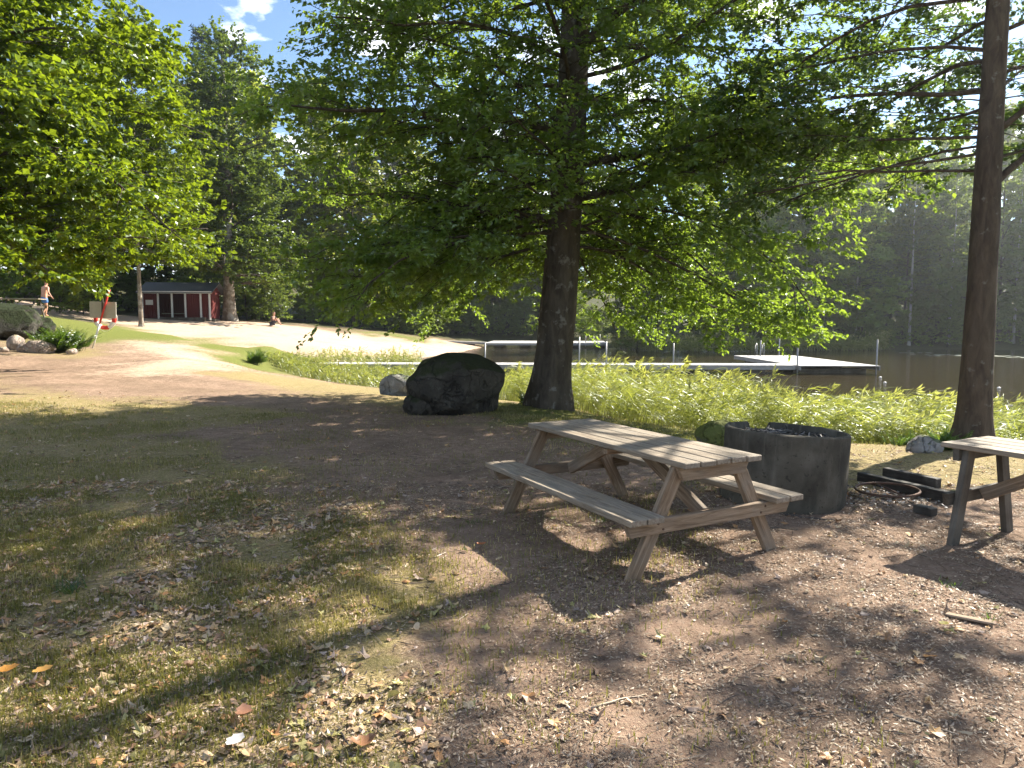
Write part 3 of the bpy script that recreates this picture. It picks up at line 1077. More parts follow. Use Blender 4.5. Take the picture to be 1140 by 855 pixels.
row([(12, 63.5), (27, 64.6), (40, 66.6), (48, 64.6), (62, 59)], 2.4, .4, SHR, .6, 1.0, LSW, 'shrubs along the far bank', 'shrub')
row([(-22, 60.5), (-16, 65.5), (-10, 71), (-7, 79), (-2, 85), (8, 87), (11.5, 76)], 2.1, .5, SHR, .7, 1.15, LSB, 'shrubs behind the beach', 'shrub')
row([(-48, 40), (-40, 48), (-33, 57), (-24, 58), (-19.5, 57.5)], 2.4, .6, SHR, .7, 1.1, LSH, 'shrubs on the slope', 'shrub')
row([(-32, 36), (-28, 42), (-29, 50)], 2.6, .5, SHR, .55, .9, LSH, 'shrubs on the slope', 'shrub')


# ------------------------------------------------------------------ rocks
def rock(name, loc, size, seed, mat, label, rz=0, rough=.35, cat='rock', sub=5, sink=.2, shape=None):
    bm = bmesh.new()
    bmesh.ops.create_icosphere(bm, subdivisions=sub, radius=1)
    V = np.array([v.co[:] for v in bm.verts])
    k = 1 + rough * (fbm(V * 1.1 + seed * 3.1, seed, 3) - .5) * 2 + .10 * (fbm(V * 4 + seed, seed + 3, 3) - .5)
    V2 = V * k[:, None]
    rr = np.random.default_rng(seed)
    for _ in range(7):                       # broken flat faces
        n = unit(rr.normal(0, 1, 3)); d = .72 + .22 * rr.random()
        e = np.maximum(V2 @ n - d, 0)
        V2 = V2 - e[:, None] * n * .85
    if shape: V2 = shape(V2)
    V2 = V2 * np.array(size) / 2
    for v, c in zip(bm.verts, V2): v.co = c
    me = bpy.data.meshes.new(name)
    bm.to_mesh(me); bm.free()
    me.polygons.foreach_set('use_smooth', np.ones(len(me.polygons), bool))
    me.materials.append(mat)
    o = bpy.data.objects.new(name, me)
    COL.objects.link(o)
    o.location = (loc[0], loc[1], gz(loc[0], loc[1]) + size[2] * (.5 - sink))
    o.rotation_euler = (0, 0, rz)
    return tag(o, label, cat)


def bshape(V):                               # taller towards the right, long slope to the left
    V = V.copy()
    V[:, 2] *= 1 + .12 * np.clip(V[:, 0], -1, 1)
    V[:, 0] += .12 * np.clip(V[:, 2], 0, 1) * (1 - np.abs(V[:, 0]))
    return V


rock('boulder', (-.93, 12.95), (1.75, 1.5, 1.50), 3, M_ROCK_DARK, 'big dark mossy boulder standing left of the large tree trunk', .2, .34, 'boulder', 6, .24, bshape)
rock('boulder', (-1.62, 12.55), (.75, .6, .55), 8, M_ROCK_DARK, 'small dark stone leaning against the left foot of the big boulder', .4, .3, 'rock', 4, .3)
rock('rock', (-2.75, 17.2), (1.0, .8, .75), 5, M_ROCK_GREY, 'pale grey rock in the sun at the reed edge left of the big boulder', .3, .4, 'rock', 4, .3)
rock('rock', (2.62, 8.75), (.58, .5, .5), 12, M_ROCK_MOSS, 'yellow mossy stone behind the far end of the picnic table', 0, .3, 'rock', 4, .2)
p = onz(1030, 512, -.15); rock('rock', p, (.48, .35, .34), 14, M_ROCK_GREY, 'flat grey rock on the grass left of the slender tree', .4, .45, 'rock', 4, .3)
p = at(34, 362, 26.5); rock('boulder', (p[0], p[1] + .3), (1.5, 1.2, 1.15), 27, M_OUTCROP, 'dark jagged rock right behind the lit pinkish stones', 1.1, .6, 'boulder', 5, .25)
p = at(8, 372, 25.5); rock('boulder', (p[0] - .5, p[1] + .3), (2.2, 1.9, 1.6), 19, M_OUTCROP, 'dark moss covered outcrop at the left edge below the bright tree', .3, .6, 'boulder', 6, .25)
for u, v, D, s, sd, lb in ((17, 383, 24, (.75, .6, .65), 21, 'pinkish stone at the foot of the dark outcrop, leftmost of the lit stones'),
                           (27, 388, 23.6, (.45, .4, .45), 22, 'narrow grey stone wedged between two bigger lit stones'),
                           (46, 389, 23.8, (.85, .6, .6), 23, 'largest lit pinkish stone left of the green fern bush'),
                           (80, 392, 24, (.4, .35, .28), 24, 'small pale stone under the green fern bush'),
                           (3, 393, 23, (.4, .3, .22), 25, 'small flat stone on leaf litter at the left photo edge')):
    p = at(u, v, D)
    rock('stone', p, s, sd, M_ROCK_PINK, lb, sd, .4, 'stone', 3, .25)


# ------------------------------------------------------------------ fern bush left, weeds
def bush(name, loc, n, L, w, seed, label, mat, cat='plant', up=.9, droop=.9, lean=(0, 0)):
    rng = np.random.default_rng(seed)
    mb = st = MB()
    for k in range(n):
        az = rng.random() * 6.28
        d = np.array([math.cos(az) * .6 + lean[0], math.sin(az) * .6 + lean[1], up * (.5 + .7 * rng.random())])
        l = L * (.6 + .5 * rng.random())
        pts = poly(rng, rng.normal(0, w, 3) * [1, 1, 0], d, l, 7, droop / l, .05)
        tube(st, pts, np.linspace(.007, .002, 8), 4)
        tg = unit(np.gradient(pts, axis=0))
        m = 26
        f = np.repeat(np.linspace(.15, 1, m // 2), 2) * 6.99
        i = f.astype(int)
        q = pts[i] + (pts[np.minimum(i + 1, 7)] - pts[i]) * (f - i)[:, None]
        s = unit(np.cross(tg[i], [0, 0, 1])) * np.tile([1, -1], m // 2)[:, None]
        leaves(mb, rng, q, tg[i] * .5 + s, np.array([0, 0, 1.0]) + rng.normal(0, .25, (m, 3)), l * .28 * (1.15 - f / 8), .38)
    o = mb.build(name, mat)
    o.location = (loc[0], loc[1], gz(loc[0], loc[1]))
    return tag(o, label, cat)


p = at(66, 391, 24.6)
bush('fern_bush', p, 170, .92, .26, 3, 'bushy bright green fern clump between the dark outcrop and the lifebuoy stand', M_FERN, 'bush', 1.3, .6, (.1, 0))
for u, v, D, n, L, lb in ((1052, 508, 9.3, 40, .34, 'yellow green weed clump beside the slender tree trunk'),
                          (1010, 505, 10.2, 26, .26, 'low green weeds behind the flat grey rock'),
                          (286, 418, 29, 40, .8, 'leafy green weeds at the shore end of the long jetty'),
                          (590, 448, 15.5, 26, .5, 'small green weeds between the boulder and the big trunk')):
    p = at(u, v, D)
    bush('weed_clump', p, n, L, .10, int(u), lb, M_FERN, 'plant', 1.1, .5)


# ------------------------------------------------------------------ reeds
def reeds(name, seed, pos, hs, leafL, leafw, lean, nb=6):
    rng = np.random.default_rng(seed)
    N = len(pos)
    z = np.minimum(ground_z(pos, False), ZW + .5)
    z = np.maximum(z, ZW - .15)
    base = np.c_[pos, z]
    hs = np.broadcast_to(hs, (N,)) * (.62 + .5 * rng.random(N)) * (.35 + 1.3 * fbm(pos / 1.1, seed, 3)) + (ZW - z).clip(0, 1)
    ln = np.array(lean)[None] + rng.normal(0, .10, (N, 2))
    mb = MB()
    K = 5
    t = np.linspace(0, 1, K)
    axis = np.zeros((N, K, 3))
    axis[:, :, 0] = ln[:, :1] * t ** 2 * hs[:, None]
    axis[:, :, 1] = ln[:, 1:] * t ** 2 * hs[:, None]
    axis[:, :, 2] = t * hs[:, None]
    C = base[:, None] + axis
    wd = .006 + 0 * t
    yaw = rng.random(N) * 6.28
    sd = np.stack([np.cos(yaw), np.sin(yaw), 0 * yaw], -1)
    V = np.stack([C - sd[:, None] * (wd * (1 - .6 * t))[None, :, None], C + sd[:, None] * (wd * (1 - .6 * t))[None, :, None]], 2).reshape(-1, 3)
    q = []
    k0 = np.arange(N)[:, None] * K * 2 + np.arange(K - 1)[None] * 2
    F = np.stack([k0, k0 + 1, k0 + 3, k0 + 2], -1).reshape(-1, 4)
    rr = rng.random(N)
    mb.add(V, F, rnd=np.repeat(np.clip(rr * .5 + .5, 0, 1), K * 2))
    # leaf blades drifting with the wind
    M_ = N * nb
    r = np.repeat(np.arange(N), nb)
    f = .25 + .75 * rng.random(M_)
    fi = f * (K - 1); i = np.minimum(fi.astype(int), K - 2)
    o = C[r, i] + (C[r, i + 1] - C[r, i]) * (fi - i)[:, None]
    az = rng.normal(math.atan2(lean[1], lean[0] if abs(lean[0]) + abs(lean[1]) else 1), .60, M_)
    L = leafL * (.6 + .6 * rng.random(M_))
    J = 4
    s = np.linspace(0, 1, J)
    e0 = rng.normal(.32, .38, M_)
    hx = (s[None] * .85) * L[:, None]
    hz = (np.sin(e0)[:, None] * s - (.15 + .65 * rng.random(M_))[:, None] * s ** 2) * L[:, None]
    B = np.stack([o[:, :1] + np.cos(az)[:, None] * hx, o[:, 1:2] + np.sin(az)[:, None] * hx, o[:, 2:] + hz], -1)
    sv = np.stack([-np.sin(az), np.cos(az), rng.normal(0, .5, M_)], -1)
    w = leafw * (.7 + .6 * rng.random(M_))[:, None] * np.array([.6, 1, .75, .08])[None]
    V = np.stack([B - sv[:, None] * w[..., None] * .5, B + sv[:, None] * w[..., None] * .5], 2).reshape(-1, 3)
    k0 = np.arange(M_)[:, None] * J * 2 + np.arange(J - 1)[None] * 2
    F = np.stack([k0, k0 + 1, k0 + 3, k0 + 2], -1).reshape(-1, 4)
    mb.add(V, F, rnd=np.repeat(np.clip(.65 * rng.random(M_) + .35 * rr[r], 0, 1), J * 2))
    sel = np.where(rng.random(N) < .16)[0]        # feathery seed heads
    for q in range(5):
        m = len(sel)
        tip = C[sel, -1]
        dr = np.c_[ln[sel] * 1.4 + rng.normal(0, .25, (m, 2)), rng.normal(.45, .3, m)]
        leaves(mb, rng, tip - np.array([0, 0, .03 * q]), dr, rng.normal(0, 1, (m, 3)), .17 * hs[sel] ** .5, .22, np.ones(m))
    return mb.build(name, M_REED)


def sample_band(rng, A, B, n):
    """points between polylines A and B"""
    A, B = np.array(A, float), np.array(B, float)
    s = rng.random(n) * (len(A) - 1)
    i = np.minimum(s.astype(int), len(A) - 2)
    f = (s - i)[:, None]
    a = A[i] + (A[i + 1] - A[i]) * f
    b = B[i] + (B[i + 1] - B[i]) * f
    return a + (b - a) * rng.random(n)[:, None]


rg = np.random.default_rng(9)
# near bed: bank edge -> open water
bank = [(-.6, 20.3), (1.6, 17.8), (3.0, 14.6), (4.0, 13.0), (5.5, 12.1), (7, 11.7), (8.9, 11.0), (13, 9.3)]
open_ = [(0, 24.5), (2.6, 22.5), (5.0, 19.5), (6.4, 17.6), (8.0, 16.2), (9.3, 15.2), (11.5, 14.2), (16.5, 12.4)]
pos = sample_band(rg, bank, open_, 4600)
o = reeds('reed_bed', 1, pos, np.interp(pos[:, 0], [2, 5, 8], [1.06, .86, .70]), .46, .014, (.40, -.06), 7)
tag(o, 'sunlit green reeds bending in the wind along the bank behind the tables', 'reeds', None, 'stuff')
pos = sample_band(rg, [(-12.6, 33.6), (-9, 28.6), (-5.8, 24.6), (-2.1, 21.6), (-.6, 20.6)], [(-12.4, 34.4), (-8, 34.0), (-4.5, 33.0), (-1.5, 28), (0, 24.5)], 3300)
pos2 = sample_band(rg, [(-12.0, 36.5), (-8.5, 36.5), (-5, 36.5)], [(-10.5, 40.5), (-8.0, 41), (-5, 38.5)], 900)
o = reeds('reed_bed', 2, np.r_[pos, pos2], np.r_[np.full(len(pos), .46), np.full(len(pos2), .75)], .34, .024, (.10, -.05), 5)
tag(o, 'upright pale green reeds around the shore end of the long jetty', 'reeds', None, 'stuff')
pos = sample_band(rg, [(10.5, 68), (12.5, 61.2), (20, 61.5), (27, 62.5), (34, 63.8)], [(8.5, 66), (12, 58.2), (20, 58.8), (27, 60.6), (34, 63.4)], 1300)
o = reeds('reed_bed', 3, pos, 1.5, .75, .05, (.06, 0), 5)
tag(o, 'thin reed belt along the shaded far bank of the lake', 'reeds', None, 'stuff')


# ------------------------------------------------------------------ grass and litter
def scatter_xy(rng, n, x0, x1, y0, y1, dens):
    xy = np.c_[x0 + (x1 - x0) * rng.random(n), y0 + (y1 - y0) * rng.random(n)]
    inview = np.abs(xy[:, 0]) < xy[:, 1] * .80 + .6
    xy = xy[inview]
    return xy[rng.random(len(xy)) < dens(xy)]


def blades(name, rng, xy, h, w, label):
    N = len(xy)
    z = ground_z(xy) - .006
    b = np.c_[xy, z]
    az = rng.random(N) * 6.28
    d = np.stack([np.cos(az), np.sin(az), 0 * az], -1)
    s = np.stack([-np.sin(az), np.cos(az), 0 * az], -1)
    hh = (h * (.45 + .8 * rng.random(N)))[:, None]
    ww = (w * (.6 + .7 * rng.random(N)))[:, None]
    le = (rng.random(N) * 1.1)[:, None]
    m = b + d * hh * le * .3 + np.array([0, 0, 1]) * hh * .6
    t = b + d * hh * le + np.array([0, 0, 1]) * hh * (1.02 - le * .45)
    V = np.stack([b - s * ww, b + s * ww, m + s * ww * .75, m - s * ww * .75, t], 1).reshape(-1, 3)
    k = np.arange(N) * 5
    mb = MB()
    cl = fbm(xy / .5, 91, 3)
    mb.add(V, [np.stack([k, k + 1, k + 2, k + 3], -1), np.stack([k + 3, k + 2, k + 4], -1)], rnd=np.repeat(np.clip(rng.random(N) * .8 + (cl - .4) * .9, 0, 1), 5))
    o = mb.build(name, M_GRASS)
    return tag(o, label, 'grass', None, 'stuff')


def gden(xy):
    z = zones(xy)
    n = fbm(xy / .6, 61, 4)
    return np.clip((z[:, 2] * .75 + z[:, 1] * 1.2 + z[:, 4] * .05) * np.clip((n - .36) * 4.5, 0.03, 1), 0, 1)


rg = np.random.default_rng(12)
xy = np.r_[scatter_xy(rg, 260000, -5.5, 1.5, 2.2, 6.5, gden), scatter_xy(rg, 200000, -12, 2, 6.5, 13, gden)]
blades('grass', rg, xy, .055, .0026, 'thin short grass growing through the leaf litter on the left')
xy = np.r_[scatter_xy(rg, 60000, -18, 9, 13, 27, lambda q: zones(q)[:, 1] ** 1.5 * (ground_z(q, False) > ZW + .03)), scatter_xy(rg, 30000, 1.5, 11, 8, 13.5, lambda q: zones(q)[:, 1] * (ground_z(q, False) > ZW + .03))]
blades('grass', rg, xy, .06, .004, 'longer grass along the bank and on the slope by the lifebuoy')


def litter(name, rng, xy, size, aspect, cols, label, curl=.35, lift=.006, lobed=False):
    N = len(xy)
    z = ground_z(xy) + lift
    P = np.c_[xy, z]
    az = rng.random(N) * 6.28
    L = (size * (.45 + 1.1 * rng.random(N) ** 1.6))[:, None]
    W = L * (aspect * (.6 + .8 * rng.random(N)))[:, None]
    a = np.stack([np.cos(az), np.sin(az), rng.normal(0, .22, N)], -1)
    s = np.stack([-np.sin(az), np.cos(az), rng.normal(0, .22, N)], -1)
    up = np.array([0, 0, 1.0])
    c1 = (rng.random(N) * curl)[:, None]
    V = np.stack([P - a * L * .5 + up * L * c1 * .4, P - s * W * .5 + a * L * .05, P + a * L * .5 + up * L * c1 * .5, P + s * W * .5 + up * W * c1 * .8], 1)
    V[:, :, 2] = np.maximum(V[:, :, 2], z[:, None] - .012)
    k = np.arange(N) * 4
    if lobed:
        J = 11
        t = np.arange(J) * 2 * NPI / J
        rad = (.5 * (1 + .30 * np.cos(5 * t)))[None] * (.75 + .5 * rng.random((N, J)))
        ca, sa = rad * np.cos(t)[None], rad * np.sin(t)[None]
        bend = rng.normal(0, curl, N)[:, None]
        bend2 = rng.normal(0, curl, N)[:, None]
        zz = (bend * ca ** 2 + bend2 * sa ** 2 + .12 * rng.normal(0, 1, (N, J)) * rad)
        ring = P[:, None] + a[:, None] * (ca * L)[..., None] + s[:, None] * (sa * W)[..., None] + up * (zz * L)[..., None]
        V = np.concatenate([P[:, None] + up * .004, ring], 1)
        V[:, :, 2] = np.maximum(V[:, :, 2], z[:, None] - .006)
        cols = np.array(cols)
        c = cols[rng.integers(len(cols), size=N)] * (.6 + .7 * rng.random(N))[:, None]
        k = np.arange(N)[:, None] * (J + 1)
        j = np.arange(J)[None]
        F = np.stack([k + 0 * j, k + 1 + j, k + 1 + (j + 1) % J], -1).reshape(-1, 3)
        mb = MB()
        mb.add(V.reshape(-1, 3), F, col=np.repeat(c, J + 1, 0))
        return tag(mb.build(name, M_LITTER), label, 'litter', None, 'stuff')
    cols = np.array(cols)
    c = cols[rng.integers(len(cols), size=N)] * (.65 + .7 * rng.random(N))[:, None]
    mb = MB()
    mb.add(V.reshape(-1, 3), [np.stack([k, k + 1, k + 2], -1), np.stack([k, k + 2, k + 3], -1)], col=np.repeat(c, 4, 0))
    o = mb.build(name, M_LITTER)
    return tag(o, label, 'litter', None, 'stuff')


def lden(xy):
    n = fbm(xy / .45, 71, 4)
    return np.clip((n - .30) * 3.2, .1, 1) * np.clip(7.5 / np.hypot(xy[:, 0], xy[:, 1]), .25, 1)


TAN = [(.34, .26, .18), (.36, .27, .19), (.26, .18, .12), (.16, .11, .075), (.40, .31, .22), (.30, .23, .17), (.08, .055, .038), (.48, .38, .27), (.07, .05, .035)]
LEAF = [(.42, .27, .13), (.36, .19, .08), (.42, .30, .17), (.25, .15, .09), (.44, .34, .22), (.33, .22, .15), (.40, .30, .24), (.30, .27, .10)]
xy = np.r_[scatter_xy(rg, 330000, -5.5, 5.5, 2.2, 6.8, lden), scatter_xy(rg, 130000, -9, 9, 6.8, 12.5, lden)]
litter('wood_chips', rg, xy, .020, .30, TAN, 'bark chips and needles strewn over the bare earth', .3)
ld2 = lambda q: lden(q) * np.clip(zones(q)[:, 2] * 1.6 + .10, 0, 1)
xy = np.r_[scatter_xy(rg, 30000, -5.5, 5.5, 2.2, 7, ld2), scatter_xy(rg, 12000, -10, 9, 7, 15, ld2)]
litter('leaf_litter', rg, xy, .042, .66, LEAF, 'dry fallen leaves scattered thickly on the left foreground', .7, .012, True)


def twigs():
    mb = MB()
    rng = np.random.default_rng(14)
    xy = scatter_xy(rng, 5200, -5.5, 5.5, 2.3, 8.5, lambda q: .25 + .75 * (fbm(q / .7, 3, 3) > .5))
    for x, y in xy:
        L = .04 + .12 * rng.random() ** 2
        a = rng.random() * 6.28
        q = np.array([[x + math.cos(a) * L * t + rng.normal(0, .004), y + math.sin(a) * L * t + rng.normal(0, .004)] for t in (-.5, 0, .5)])
        z = ground_z(q) + .006
        c = np.array(TAN[rng.integers(len(TAN))]) * .8
        tube(mb, np.c_[q, z], [.0022, .0026, .0012], 4, col=c)
    o = mb.build('twigs', M_LITTER)
    tag(o, 'thin broken twigs scattered over the bare earth', 'twigs', None, 'stuff')


twigs()


def stick(u, v, L, az, r, label, c):
    p = onz(u, v, 0)
    mb = MB()
    t = np.linspace(-.5, .5, 7)
    rr = np.random.default_rng(int(u))
    q = np.c_[p[0] + math.cos(az) * L * t + rr.normal(0, L * .015, 7), p[1] + math.sin(az) * L * t + rr.normal(0, L * .015, 7)]
    tube(mb, np.c_[q, ground_z(q) + r * .9], np.linspace(r, r * .45, 7), 6, .2, 1, col=np.array(c))
    tag(mb.build('stick', M_LITTER, None, True), label, 'stick')


stick(905, 577, .42, -.35, .008, 'long thin dark stick lying in front of the concrete ring', (.07, .055, .045))
stick(866, 590, .30, -.2, .006, 'short curved stick beside the right foot of the picnic table', (.10, .08, .06))
stick(690, 782, .30, .55, .006, 'pale straight stick on the sunlit earth at bottom centre', (.36, .29, .21))
stick(425, 678, .16, -.5, .010, 'stubby dark stick on the bare earth left of the table shadow', (.07, .05, .04))
stick(382, 822, .12, -1.0, .007, 'black twig near the bottom edge among dry leaves', (.04, .035, .03))
stick(1028, 808, .22, -.8, .006, 'grey stick in the dappled shade at bottom right', (.28, .23, .18))


def bark_piece():
    p = onz(1078, 692, 0)
    mb = MB()
    board(mb, (p[0] - .09, p[1] + .06, p[2] + .018), (p[0] + .10, p[1] - .06, p[2] + .016), .06, .014, (0, .1, 1), .005, .02)
    tag(mb.build('bark_piece', M_WOOD_FRAME), 'flat brown piece of bark lying in the sun at the right', 'bark')


bark_piece()


def tuft(u, v, n, h, label, seed):
    p = onz(u, v, 0)
    rng = np.random.default_rng(seed)
    mb = MB()
    for k in range(n):
        az = rng.random() * 6.28
        d = np.array([math.cos(az) * .7, math.sin(az) * .7, .5 + .8 * rng.random()])
        o = np.array([p[0] + rng.normal(0, .035), p[1] + rng.normal(0, .035), 0])
        o[2] = gz(o[0], o[1]) - .01
        pts = poly(rng, o, d, h * (.5 + .7 * rng.random()), 4, 6, .05)
        s = unit(np.cross(pts[-1] - pts[0], [0, 0, 1])) * .0028
        w = np.array([1, 1, .8, .5, .05])[:, None]
        V = np.stack([pts - s * w, pts + s * w], 1).reshape(-1, 3)
        kk = np.arange(4) * 2
        mb.add(V, np.stack([kk, kk + 1, kk + 3, kk + 2], -1), rnd=np.full(10, .2 + .5 * rng.random()))
    tag(mb.build('grass_tuft', M_FERN), label, 'grass tuft')


tuft(78, 660, 60, .15, 'fresh bright green grass tuft in the shade at left', 1)
tuft(1057, 652, 24, .07, 'tiny green sprout at the edge of the right table shadow', 2)
tuft(1100, 690, 26, .07, 'small yellowish tuft on sunlit earth near the right edge', 3)
tuft(668, 583, 20, .07, 'small green sprout under the middle of the picnic table', 4)
tuft(525, 582, 20, .07, 'small green sprout left of the picnic table leg', 5)


def single_leaf(u, v, L, az, c, label, curl):
    p = onz(u, v, 0)
    mb = MB()
    n = 9
    t = np.linspace(0, 1, n)
    w = np.clip(np.sin(t * NPI), 0, 1) ** .7 * L * .34 + .001
    w = w * (1 + .18 * np.sin(t * 19))
    a = np.array([math.cos(az), math.sin(az), 0]); s = np.array([-math.sin(az), math.cos(az), 0])
    z = gz(p[0], p[1]) + .03
    ctr = p + a * ((t - .5) * L)[:, None]
    ctr[:, 2] = z + curl * L * (t - .5) ** 2
    up = np.array([0, 0, 1.0])
    V = np.stack([ctr - s * w[:, None] + up * (w * .35)[:, None], ctr, ctr + s * w[:, None] + up * (w * .35)[:, None]], 1).reshape(-1, 3)
    k = np.arange(n - 1) * 3
    mb.add(V, np.r_[np.stack([k, k + 1, k + 4, k + 3], -1), np.stack([k + 1, k + 2, k + 5, k + 4], -1)], col=np.array(c))
    tag(mb.build('fallen_leaf', M_LITTER, None, True), label, 'leaf')


single_leaf(262, 832, .085, 1.2, (.50, .48, .47), 'silvery grey fallen leaf near the bottom edge', .6)
single_leaf(405, 834, .10, .3, (.20, .10, .05), 'curled dark brown leaf at the bottom edge, right of the silvery leaf', 1.2)
single_leaf(8, 752, .10, .5, (.55, .25, .05), 'bright orange leaf at the left edge', .8)
single_leaf(48, 752, .085, .9, (.50, .27, .07), 'orange leaf just right of the brightest one at the left edge', .5)
single_leaf(272, 800, .09, 2.0, (.34, .17, .10), 'reddish brown curled leaf above the silvery one', 1.0)
single_leaf(1050, 702, .06, .4, (.62, .50, .14), 'small yellow leaf on the sunlit earth at the right', .5)
single_leaf(536, 611, .07, .2, (.36, .13, .05), 'rusty red leaf at the edge of the picnic table shadow', .8)


# ------------------------------------------------------------------ picnic table
def picnic_table(loc, yaw, label, full=True, L=2.05, W=.66):
    e = empty('picnic_table', loc, yaw)
    tag(e, label, 'picnic table')
    h = L / 2
    # top: five planks
    mb = MB()
    npl, gp = 5, .008
    pw = (W - gp * (npl - 1)) / npl
    for k in range(npl):
        yy = -W / 2 + pw / 2 + k * (pw + gp)
        dx = random.uniform(-.006, .006)
        board(mb, (-h + dx, yy, .722), (h + dx, yy, .722 + random.uniform(-.003, .003)), pw, .038, b=.005)
    mb.build('tabletop', M_WOOD, e)
    sx = .87
    bo, bw = .753, .27
    for s in (-1, 1):                                  # benches: two planks each
        mb = MB()
        for k in (0, 1):
            yy = s * (bo - .065 - k * .137)
            board(mb, (-h + random.uniform(-.006, .006), yy, .405), (h, yy, .405), .128, .040, b=.005)
        mb.build('bench', M_WOOD, e)
    for s in (-1, 1):
        x = s * sx
        mb = MB(); board(mb, (x + s * .049, -W / 2 + .02, .655), (x + s * .049, W / 2 - .02, .655), .044, .094, mit=.04)
        mb.build('top_batten', M_WOOD_FRAME, e)
        mb = MB(); board(mb, (x + s * .049, -bo + .03, .336), (x + s * .049, bo - .03, .336), .044, .094, mit=.04)
        f = mb.build('seat_beam', M_WOOD_FRAME, e)
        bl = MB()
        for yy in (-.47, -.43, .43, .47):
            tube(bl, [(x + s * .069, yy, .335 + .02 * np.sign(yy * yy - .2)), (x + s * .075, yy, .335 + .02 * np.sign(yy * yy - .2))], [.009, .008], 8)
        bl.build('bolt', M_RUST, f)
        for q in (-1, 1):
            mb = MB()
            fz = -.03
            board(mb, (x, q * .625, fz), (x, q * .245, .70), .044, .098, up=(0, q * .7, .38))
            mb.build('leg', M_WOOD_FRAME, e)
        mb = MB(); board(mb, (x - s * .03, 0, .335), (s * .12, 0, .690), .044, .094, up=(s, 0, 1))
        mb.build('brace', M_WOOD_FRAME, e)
    mb = MB(); board(mb, (.10, -W / 2 + .03, .668), (.10, W / 2 - .03, .668), .07, .044)
    mb.build('top_batten', M_WOOD_FRAME, e)
    return e


random.seed(3)
picnic_table((.908, 5.379, 0), -1.091, 'weathered grey wooden picnic table with two benches beside the concrete ring')


def plain_table():
    c0 = np.array([3.19, 5.15])
    yaw = -1.08
    d = np.array([math.cos(yaw), math.sin(yaw)]); s = np.array([-d[1], d[0]])
    e = empty('wooden_table', (c0[0], c0[1], 0), yaw)
    tag(e, 'wooden table without benches cut off by the right edge of the photo', 'table')
    W, L = .62, 1.9
    mb = MB()
    n = 4; pw = (W - .008 * 3) / 4
    for k in range(n):
        yy = pw / 2 + k * (pw + .008)
        board(mb, (random.uniform(0, .01), yy, .722), (L, yy, .722), pw, .036, b=.005)
    mb.build('tabletop', M_WOOD, e)
    for x in (.16, L - .16):
        for q, y0, y1 in ((-1, -.06, .10), (1, W + .06, W - .10)):
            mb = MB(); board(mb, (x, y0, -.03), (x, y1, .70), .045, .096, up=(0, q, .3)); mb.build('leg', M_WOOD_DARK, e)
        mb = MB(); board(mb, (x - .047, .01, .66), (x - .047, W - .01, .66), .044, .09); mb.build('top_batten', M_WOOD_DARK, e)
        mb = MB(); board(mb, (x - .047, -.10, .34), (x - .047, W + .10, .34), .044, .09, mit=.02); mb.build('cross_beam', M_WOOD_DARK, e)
    for x0, x1 in ((.16, .75), (L - .16, L - .75)):
        mb = MB(); board(mb, (x0, W / 2, .335), (x1, W / 2, .685), .044, .09, up=(-1, 0, 1)); mb.build('brace', M_WOOD_FRAME, e)


plain_table()


